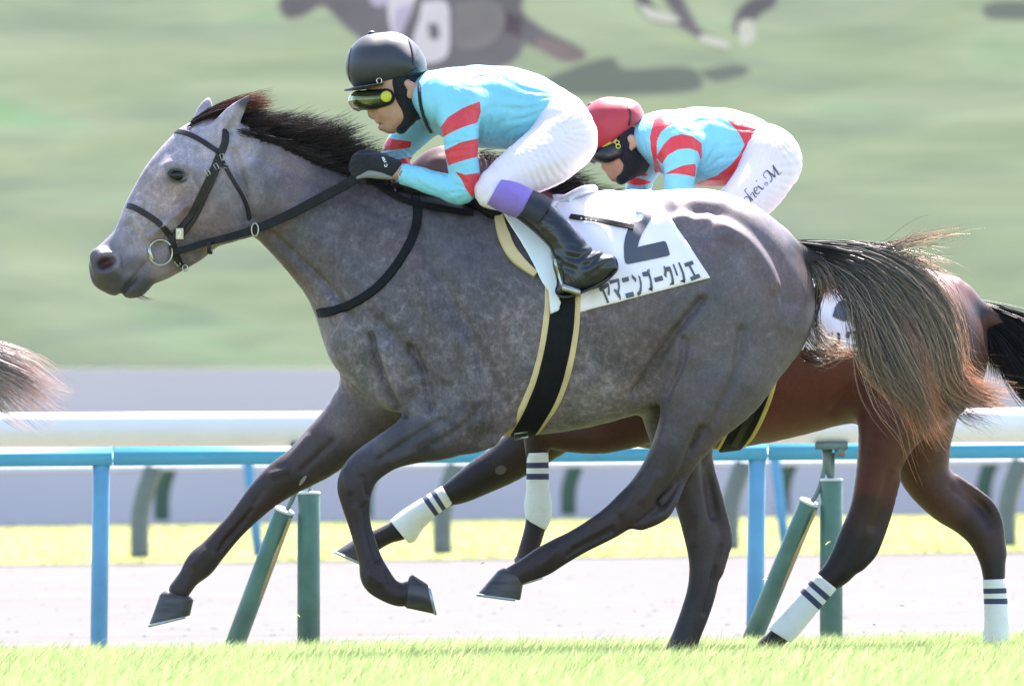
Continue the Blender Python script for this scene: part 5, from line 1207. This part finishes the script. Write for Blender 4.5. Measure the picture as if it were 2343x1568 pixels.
wrap(e2, horse2, [(1010, 1111, 1035, 1153, .043, .14), (975, 1132, 1004, 1174, .042, .14), (930, 1160, 968, 1208, .044, .14), (905, 1178, 950, 1236, .047, .14), (891, 1190, 934, 1243, .045, .14)])
wrap(e2, horse2, [(1866, 1309, 1911, 1345, .041, -.145), (1833, 1345, 1877, 1385, .040, -.145), (1795, 1385, 1842, 1428, .043, -.145), (1768, 1415, 1822, 1452, .046, -.145), (1755, 1435, 1806, 1468, .044, -.145)])
wrap(e2, horse2, [(2251, 1326, 2304, 1324, .041, .145), (2254, 1380, 2309, 1380, .041, .145), (2255, 1425, 2313, 1430, .045, .145), (2252, 1450, 2312, 1465, .047, .145), (2250, 1470, 2300, 1486, .043, .145)])
ch = decal('chestnut', e2, bv2, [[(1145 + 12 * math.cos(k * .5236) + 5 * math.sin(k * .5236), 1074 + 9 * math.sin(k * .5236) - 9 * math.cos(k * .5236) * .6) for k in range(12)]], simple('leg_chestnut', (.10, .085, .075), .9), horse2, .002, step=5)
decal('chestnut', e1, bv1, [[(691 + 9 * math.cos(k * .5236), 1098 - 11 * math.cos(k * .5236) * .9 + 6 * math.sin(k * .5236)) for k in range(12)]], simple('leg_chestnut_grey', (.28, .27, .25), .9), horse1, .002, step=5)
mane(e2, [(1030, 376), (1100, 386), (1200, 428), (1300, 462), (1390, 480)], [(.7, .6), (.6, .7), (.6, .75), (.7, .6)], [(.4, -.4)], 4200, .15, m_bayhair, horse2, rad=.0012, spread=.11)
GB = [[(2212, 684, 0), (2280, 702, 0), (2350, 726, 0), (2430, 770, 0), (2520, 840, 0), (2640, 880, .03)], [(2212, 694, 0), (2280, 722, 0), (2350, 770, -.02), (2430, 840, -.02), (2520, 900, 0), (2650, 950, .03)],
      [(2214, 704, 0), (2270, 742, 0), (2330, 800, -.02), (2390, 870, -.03), (2480, 930, -.02), (2600, 985, 0)], [(2214, 712, 0), (2262, 760, 0), (2290, 820, -.02), (2320, 880, -.02), (2400, 950, -.02), (2520, 1000, 0)]]
Sb = np.concatenate([guide_strands(e2, GB, 2600, 14, .012, .8, .008, tlo=.6), guide_strands(e2, [[(2216, 708, 0), (2245, 760, 0), (2262, 820, 0), (2262, 865, 0)], [(2230, 708, 0), (2270, 770, 0), (2300, 830, 0), (2320, 885, 0)]], 260, 14, .012, .6, .006)])
tail2 = hair('tail', Sb, .0014 * rng.uniform(.6, 1.25, len(Sb)), m_bayhair, horse2)

# cloth, saddle and girth of the bay
cloth2 = saddle_cloth(e2, bv2, (1700, 800), (1977, 803), (1690, 526), (1915, 602), 775, 'white saddle cloth with partly hidden black lettering on the bay horse', 'saddle cloth')
bc2 = bvh_objs(cloth2)
zk = lambda P: [(1810.9 + .11625 * x, 656.3 + .11625 * y) for x, y in P]
decal('name_lettering', e2, bc2, [zk(p) for p in ([(390, 872), (455, 868), (500, 990), (515, 1090), (508, 1150), (435, 1150), (440, 1050), (420, 950)],
    [(640, 960), (690, 940), (700, 1010), (665, 1030)], [(735, 900), (765, 895), (775, 960), (745, 965)], [(845, 905), (905, 920), (915, 1060), (895, 1140), (835, 1200), (735, 1225), (695, 1165), (790, 1145), (850, 1080), (862, 1000)],
    [(1045, 880), (1110, 900), (1100, 985), (1075, 1030), (1010, 985)], [(1110, 890), (1300, 872), (1335, 980), (1330, 1080), (1290, 1150), (1170, 1212), (1120, 1150), (1220, 1120), (1262, 1060), (1262, 960), (1110, 930)], [(1130, 985), (1215, 1000), (1210, 1050), (1120, 1020)])], m_ink, cloth2)
decal('number_digit', e2, bc2, [zk([(760, 590), (860, 640), (980, 690), (1090, 670), (1190, 600), (1245, 500), (1240, 380), (1180, 300), (1040, 270), (900, 300), (820, 400)])], m_ink, cloth2)
saddle2 = empty('saddle', 'black girth with yellow piped edge and small saddle on the bay horse', 'saddle', (0, 1.12, 0), 'racing saddles')
m_yellow = simple('yellow_piping', (.55, .42, .13), .8)
strap('girth_pad', e2, bv2, [(1752, 700), (1748, 790), (1738, 870), (1712, 950), (1680, 1010), (1655, 1040)], .104, m_yellow, saddle2, .007, .002, True)
strap('girth', e2, bv2, [(1752, 700), (1746, 790), (1736, 870), (1708, 950), (1676, 1010), (1652, 1040)], .080, m_black, saddle2, .006, .010, True)
strap('girth_band', e2, bv2, [(1750, 790), (1738, 870), (1708, 950), (1676, 1008)], .026, m_leather, saddle2, .004, .018, False)
vs = Vol(e2, (1560, 440, 1860, 580), (-.3, .3), .006); vs.add([(1600, 520, 18, 0, 6), (1680, 520, 16, 0, 8), (1735, 520, 14, 0, 7), (1765, 515, 12, 0, 5)], .02); Vs, Qs = vs.mesh(1); mesh_obj('seat', Vs, Qs, m_silver, saddle2)
bridle2 = empty('bridle', 'dark leather bridle on the bay horse hidden behind the grey neck', 'bridle', (0, 1.12, 0), 'bridles')
strap('headpiece', e2, bv2, [(1050, 358), (1040, 400), (1025, 440)], .024, m_leather, bridle2, loop=True, **S_)
strap('cheekpiece', e2, bv2, [(1025, 440), (985, 510), (940, 570), (915, 600)], .022, m_leather, bridle2, loop=False, **S_)
strap('noseband', e2, bv2, [(838, 560), (870, 575), (905, 600), (925, 625)], .020, m_leather, bridle2, loop=True, **S_)
for sd in (-1, 1):
    strap_pts('rein', resample3(np.array([e2.P(900, 622, sd * .06), e2.P(1000, 600, sd * .11), e2.P(1150, 560, sd * .14), e2.P(1300, 510, sd * .16), e2.P(1420, 515, sd * .14)]), 24), np.tile(np.array((0, sd, 0.)), (24, 1)), .028, .006, m_rubber, bridle2)

# rider of the bay
person2 = empty('person', 'jockey in red helmet crouching low in blue silks with red diamond band', 'person', (0, 1.12, 0), 'jockeys')
v = Vol(e2, (1300, 210, 1860, 760), (-.45, .45), .006)
v.add([(1400, 285, 56, 0, .98), (1418, 305, 56, 0, .98)], .02)
v.add([(1406, 345, 34, 0, 1.25), (1411, 370, 28, 0, 1.3), (1413, 392, 21, 0, 1.15), (1410, 405, 12, 0, 1.4)], .03); v.both([(1440, 352, 22, -.045, .8), (1425, 392, 13, -.025, 1)], .03)
v.add([(1390, 356, 8, 0, 1), (1383, 374, 8, 0, 1.1), (1383, 382, 8, 0, 1.2), (1389, 386, 6, 0, 2)], .014); v.add([(1395, 397, 7, 0, 2.2), (1401, 406, 6.5, 0, 2)], .014)
v.both([(1441, 318, 9, -.092, .5), (1447, 328, 9, -.094, .5), (1443, 340, 7, -.09, .5)], .008)
v.add([(1452, 330, 38, 0, .9), (1490, 322, 44, 0, 1)], .03); v.add([(1500, 315, 40, 0, 1.8), (1560, 330, 62, 0, 1.6), (1650, 335, 70, 0, 1.3), (1720, 340, 52, 0, 1.45), (1765, 370, 56, 0, 1.5)], .05)
aN = [(1550, 335, 36, -.17), (1552, 400, 28, -.2), (1550, 480, 25, -.21), (1490, 505, 22, -.19), (1430, 515, 18, -.15)]; aF = [(1505, 335, 36, .17), (1466, 400, 27, .2), (1455, 460, 24, .2), (1430, 510, 18, .15)]
v.add(aN, .03); v.add(aF, .03)
lN = [(1765, 370, 48, -.08), (1735, 420, 46, -.14), (1660, 505, 38, -.20), (1605, 560, 28, -.24), (1650, 600, 30, -.28), (1730, 660, 26, -.31), (1800, 700, 22, -.33), (1775, 735, 16, -.34)]
v.add(lN, .03); v.add(mirror(lN), .03); vol_obj('body', v, m_skin, person2, 1)
v = Vol(e2, (1400, 225, 1790, 540), (-.42, .42), .005)
v.add([(1476, 318, 42, 0, 1.25), (1500, 315, 58, 0, 1.7), (1545, 327, 77, 0, 1.5), (1600, 335, 89, 0, 1.2), (1660, 336, 88, 0, 1.15), (1710, 336, 70, 0, 1.35), (1745, 340, 54, 0, 1.7)], .02, 5)
sN = [(1552, 338, 48, -.165), (1553, 385, 38, -.205), (1552, 430, 34, -.215), (1550, 480, 32, -.215), (1490, 505, 27, -.195), (1450, 513, 24, -.165)]; sF = [(1505, 340, 45, .165), (1468, 395, 34, .205), (1460, 440, 31, .205), (1450, 480, 28, .19), (1435, 505, 24, .16)]
v.add([(1520, 325, 48, -.13), sN[0]], .05); v.add(sN, .025, 5); v.add([(1505, 325, 46, .13), sF[0]], .05); v.add(sF, .025, 5)
v.halfplane_uv((1762, 278), (1728, 384))
X_, Z_ = v.ax[0][:, None, None], v.ax[2][None, None, :]; v.F += (.0022 * np.sin((X_ * 46 + Z_ * 30)) * np.sin(Z_ * 25 - X_ * 14)).astype(np.float32)
folds(v, 1770, 310, 14, .0065, 1690, 330, 60, 55); folds(v, 1588, 400, 9, .0065, 1625, 350, 50, 50, 1); folds(v, 1530, 290, 9, .005, 1580, 285, 60, 40, .5); folds(v, 1720, 390, 30, .004, 1552, 390, 36, 60); folds(v, 1490, 400, 9, .005, 1500, 340, 35, 45)
z5 = lambda P: [(1276 + .2594 * x, 200.5 + .2594 * y) for x, y in P]
RD = [z5(p) for p in ([(840, 300), (930, 215), (1180, 185), (1160, 240), (1100, 300), (1030, 400), (940, 500), (880, 600), (870, 640), (930, 780), (935, 850), (880, 830), (850, 700), (815, 560), (805, 450)],
    [(1375, 190), (1600, 180), (1700, 240), (1740, 330), (1775, 380), (1830, 470), (1820, 560), (1790, 650), (1710, 735), (1610, 815), (1480, 880), (1170, 890), (1180, 858), (1400, 780), (1520, 690), (1600, 590), (1640, 510), (1590, 410), (1500, 310)],
    [(690, 735), (760, 732), (850, 790), (935, 835), (930, 860), (820, 820), (740, 800)])]
RA = [z5(p) for p in ([(860, 625), (920, 520), (990, 450), (1080, 425), (1180, 445), (1260, 505), (1285, 580), (1250, 650), (1225, 575), (1150, 550), (1050, 560), (960, 610), (912, 685)], [(925, 780), (1000, 740), (1100, 700), (1205, 685), (1210, 720), (1200, 800), (1100, 780), (1000, 772)], [(925, 950), (1205, 940), (1205, 1040), (925, 1040)])]
RF = [z5(p) for p in ([(590, 800), (700, 785), (840, 825), (760, 850), (680, 852), (600, 825)], [(590, 880), (680, 905), (780, 900), (840, 890), (840, 950), (590, 950)])]
def redmap2(V):
    px, py = e2.ux(V[:, 0]), e2.uy(V[:, 2]); yo = V[:, 1] - 1.12
    a_ = np.max([poly_sd(px, py, p) for p in RD], 0); n_ = np.max([poly_sd(px, py, p) for p in RA], 0); f_ = np.max([poly_sd(px, py, p) for p in RF], 0)
    arm = seg_dist(px, py, [(r[0], r[1]) for r in sN]); isn = (yo < -.165) & (arm < 52)
    fa = seg_dist(px, py, [(r[0], r[1]) for r in sF]); isf = (yo > .15) & (fa < 50)
    return {'red': np.where(isn, n_, np.where(isf, f_, a_))}
vol_obj('jacket', v, m_silks, person2, 1, redmap2)
v = Vol(e2, (1540, 265, 1870, 640), (-.36, .36), .005)
v.add([(1735, 334, 54, 0, 1.8), (1757, 352, 66, 0, 1.8), (1764, 378, 66, 0, 1.6)], .03)
tN = [(1762, 372, 68, -.085, .9), (1738, 420, 64, -.15, .85), (1700, 465, 58, -.19, .9), (1650, 515, 50, -.225, .95), (1605, 555, 42, -.245, 1), (1615, 578, 38, -.255, 1), (1645, 598, 36, -.27, 1)]
v.add(tN, .04, 5); v.add(mirror(tN), .04, 5)
xu, yu = v.ax[0][:, None, None] * e2.s + 1171, 1010 - (v.ax[2][None, None, :] - CAM_H) * e2.s
folds(v, 1650, 420, 24, .005, 1790, 400, 42, 60, 0, 1.3); folds(v, 1760, 300, 16, .004, 1770, 350, 50, 40)
br2, _, _ = vol_obj('breeches', v, m_breech, person2, 1); bb2 = bvh_objs(br2)
zt = lambda P: [(1640.7 + .11625 * x, 340.3 + .11625 * y) for x, y in P]
SIG = [([(938, 606), (900, 598), (880, 560), (890, 510), (950, 455)], [10, 12, 12, 14, 16]), ([(950, 462), (1020, 560), (1042, 620), (1030, 665), (1005, 690)], [14, 16, 18, 18, 20]), ([(945, 455), (1108, 590)], 30), ([(1112, 592), (1060, 350)], 14), ([(1060, 355), (1180, 545)], 34), ([(1176, 545), (1205, 520), (1226, 488)], [12, 12, 10]),
       ([(930 + 32 * math.cos(w), 722 + 32 * math.sin(w)) for w in np.linspace(-1.2, 4.4, 10)], 8), ([(905, 690), (955, 712)], 8), ([(950, 690), (915, 722)], 8), ([(735, 660), (745, 682)], 20), ([(758, 765), (862, 832)], 28), ([(850, 836), (872, 815), (886, 778)], [16, 12, 8]),
       ([(700, 880), (745, 848), (742, 800), (712, 790), (690, 830), (700, 880), (735, 918), (775, 915), (806, 868)], [12, 14, 14, 14, 20, 24, 22, 16, 10]), ([(548, 812), (515, 838), (520, 880), (665, 1048)], [12, 14, 20, 26]), ([(622, 965), (640, 905), (672, 905), (712, 985), (745, 965)], [10, 12, 20, 24, 10]),
       ([(505, 1045), (500, 1005), (540, 978), (585, 992), (622, 1050), (625, 1100), (600, 1125), (555, 1110), (512, 1060)], [14, 14, 14, 18, 20, 20, 16, 12, 12])]
decal('leg_lettering', e2, bb2, [zt(stroke_poly(p, w)) for p, w in SIG], m_ink, br2, .002, step=4)
for sd in (-1, 1):
    y_ = lambda a: sd * a
    bt_ = Vol(e2, (1610, 560, 1880, 790), (y_(.33) - .11, y_(.33) + .11), .007)
    bt_.add([(1640, 596, 35, y_(.275), 1), (1690, 634, 35, y_(.30), 1), (1750, 680, 33, y_(.325), .95), (1800, 705, 31, y_(.335), .9), (1830, 705, 25, y_(.335), .9)], .02); bt_.add([(1805, 718, 24, y_(.336), 1), (1770, 738, 20, y_(.34), 1.2), (1745, 750, 15, y_(.34), 1.4)], .02)
    vol_obj('boot', bt_, m_boot, person2, 1)
    g_ = Vol(e2, (1370, 460, 1470, 570), (y_(.15) - .08, y_(.15) + .08), .0055); g_.add([(1432, 515, 20, y_(.15), .9), (1410, 512, 22, y_(.148), .75)], .01)
    for k in range(4): g_.add([(1402, 498 + 10 * k, 9, y_(.155), .9), (1388, 501 + 10 * k, 8.5, y_(.152), .9), (1386, 510 + 9 * k, 8, y_(.135), .9)], .006)
    g_.add([(1420, 500, 10, y_(.14)), (1400, 492, 8.5, y_(.135))], .006); vol_obj('glove', g_, m_glove, person2, 1)
v = Vol(e2, (1300, 205, 1480, 375), (-.16, .16), .0045)
v.add([(1393, 287, 65, 0, 1.02), (1402, 292, 66, 0, 1.02)], .02); v.add([(1440, 262, 28, 0, 2.2), (1452, 276, 14, 0, 3.5)], .05); v.add([(1342, 336, 20, 0, 2.6)], .05); v.halfplane_uv((1470, 272), (1350, 362))
h2_, _, _ = vol_obj('helmet', v, m_helm2, person2, 2); bh2 = bvh_objs(h2_)
ellipsoid('button', e2, 1352, 240, 0, .0125, .0125, .009, m_helm2, h2_, 8)
strap('helmet_seam', e2, bh2, [(1430, 232), (1440, 255), (1440, 280), (1428, 306)], .007, m_gogf, h2_, .003, .0005, True)
strap('helmet_trim', e2, bh2, [(1366, 345), (1380, 336), (1396, 326)], .008, m_yel, h2_, .002, .001)
v = Vol(e2, (1330, 320, 1460, 400), (-.15, .15), .004); v.both([(1364, 354, 20, 0, .95), (1371, 353, 20, -.035, .95), (1388, 354, 20, -.066, .85), (1410, 346, 18, -.08, .7)], .012, 6); v.cut([(1374, 376, 11, 0, 2.6)], .01); g2_, _, _ = vol_obj('goggles', v, m_gogf, person2, 1)
v = Vol(e2, (1330, 320, 1460, 400), (-.15, .15), .004); v.both([(1361, 355, 16, 0, 1.0), (1368, 354, 17, -.038, 1.0), (1384, 355, 17, -.071, .9), (1400, 352, 14, -.08, .8)], .012, 6); v.cut([(1370, 378, 12, 0, 2.8)], .01); vol_obj('goggle_lens', v, m_gogf, g2_, 1)
hq = hit(e2, bh2, 1412, 334, -1); yb = (hq[0][1] if hq else 1.0) - .004
for dy_ in (-5, 4):
    tube('strap_clip', [(e2.X(1412 + 5 * math.cos(w) + dy_ * .3), yb - .006, e2.Z(333 + dy_ + 4.5 * math.sin(w))) for w in np.linspace(0, 6.283, 12, endpoint=False)], .0016, m_yel, g2_, 6, True)
v = Vol(e2, (1400, 270, 1520, 430), (-.15, .15), .0045)
v.both([(1430, 312, 22, -.068, .8), (1432, 345, 22, -.066, .85), (1446, 370, 22, -.058, .9), (1440, 392, 18, -.045, .95), (1422, 408, 10, -.025, 1.2)], .02); v.add([(1422, 409, 10, -.03, 1), (1420, 411, 11, 0, 1), (1422, 409, 10, .03, 1)], .02); v.add([(1462, 305, 30, 0, 1.5), (1468, 340, 32, 0, 1.25), (1458, 378, 26, 0, 1.2)], .03)
v.cut([(1444, 328, 13, -.115, 1)], .008); v.cut([(1444, 328, 13, .115, 1)], .008); vol_obj('hood', v, m_hood, person2, 1)

# ================================================================== the leader: only its tail reaches the frame
horse3 = empty('horse', 'racehorse just ahead at the left edge, only its pale brown tail in view', 'horse', (0, 0, 0), 'galloping racehorses')
DX = -3.70
for ch_ in list(horse2.children):
    if ch_.name.split('.')[0] in ('body', 'hoof', 'eye', 'mane'):
        c_ = ch_.copy(); COL.objects.link(c_); c_.parent = horse3; c_.location = (DX, 0.15, .04)
        for g_ in ch_.children:
            d_ = g_.copy(); COL.objects.link(d_); d_.parent = c_
horse3.location = (DX, 1.27, .04)
for c_ in horse3.children: c_.location = (0, -1.12, 0)
e3 = Ent(1.27)
GT = [[(-300, 700, 0), (-200, 726, 0), (-80, 770, 0), (20, 800, 0), (85, 826, 0), (125, 858, 0), (158, 884, .02)], [(-300, 710, 0), (-200, 750, 0), (-80, 805, 0), (0, 830, 0), (75, 868, 0), (118, 900, 0), (156, 906, .02)],
      [(-298, 720, 0), (-200, 770, 0), (-100, 830, 0), (-10, 852, 0), (60, 892, 0), (105, 930, 0), (140, 948, .02)], [(-296, 730, 0), (-210, 790, 0), (-110, 855, 0), (-30, 890, 0), (30, 935, 0), (65, 965, 0), (95, 985, .02)]]
S3 = np.concatenate([guide_strands(e3, GT, 850, 16, .010, 1.6, .009, tlo=.72), guide_strands(e3, [[(-60, 800, 0), (0, 792, 0), (40, 800, 0), (65, 805, 0)], [(-60, 860, 0), (0, 905, 0), (30, 945, 0), (50, 975, 0)], [(-60, 900, 0), (0, 960, 0), (40, 985, 0), (90, 1000, 0)]], 50, 16, .010, .9, .01)])
hair('tail', S3, .0013 * rng.uniform(.6, 1.2, len(S3)), m_palehair, horse3)

# torn blades of grass flung up by the hooves
def flying():
    n = 16; V = []; F = []; at_s = []
    for k in range(n):
        x = rng.choice([600, 700, 710, 640, 1000, 1750, 1780, 2000, 2100, 1950, 1700, 1240]) + rng.normal() * 60; y = rng.choice([1250, 1350, 1420, 1440]) + rng.normal() * 40
        p = np.array(e2.P(x, min(y, 1455), rng.uniform(-.6, 1.6))); L = rng.uniform(.010, .026); a = rng.uniform(-.6, 1.4); d = np.array((math.cos(a), rng.normal() * .3, math.sin(a))) * L; w = np.array((-d[2], 0, d[0])) / L * .0022; b0 = len(V)
        q = np.array((0, 0, -L * .15)); V += [p - d / 2 - w * .4, p - d / 2 + w * .4, p + w + q * -1, p - w + q * -1, p + d / 2]; F += [(b0, b0 + 1, b0 + 2, b0 + 3), (b0 + 3, b0 + 2, b0 + 4)]; at_s += [rng.uniform(.5, 1)] * 5
    o = mesh_obj('torn_grass', V, F, m_blade, None, False, {'shade': at_s, 't': np.ones(len(at_s))}); tag(o, 'torn grass blades flung up by the hooves', 'grass', kind='stuff')
flying()
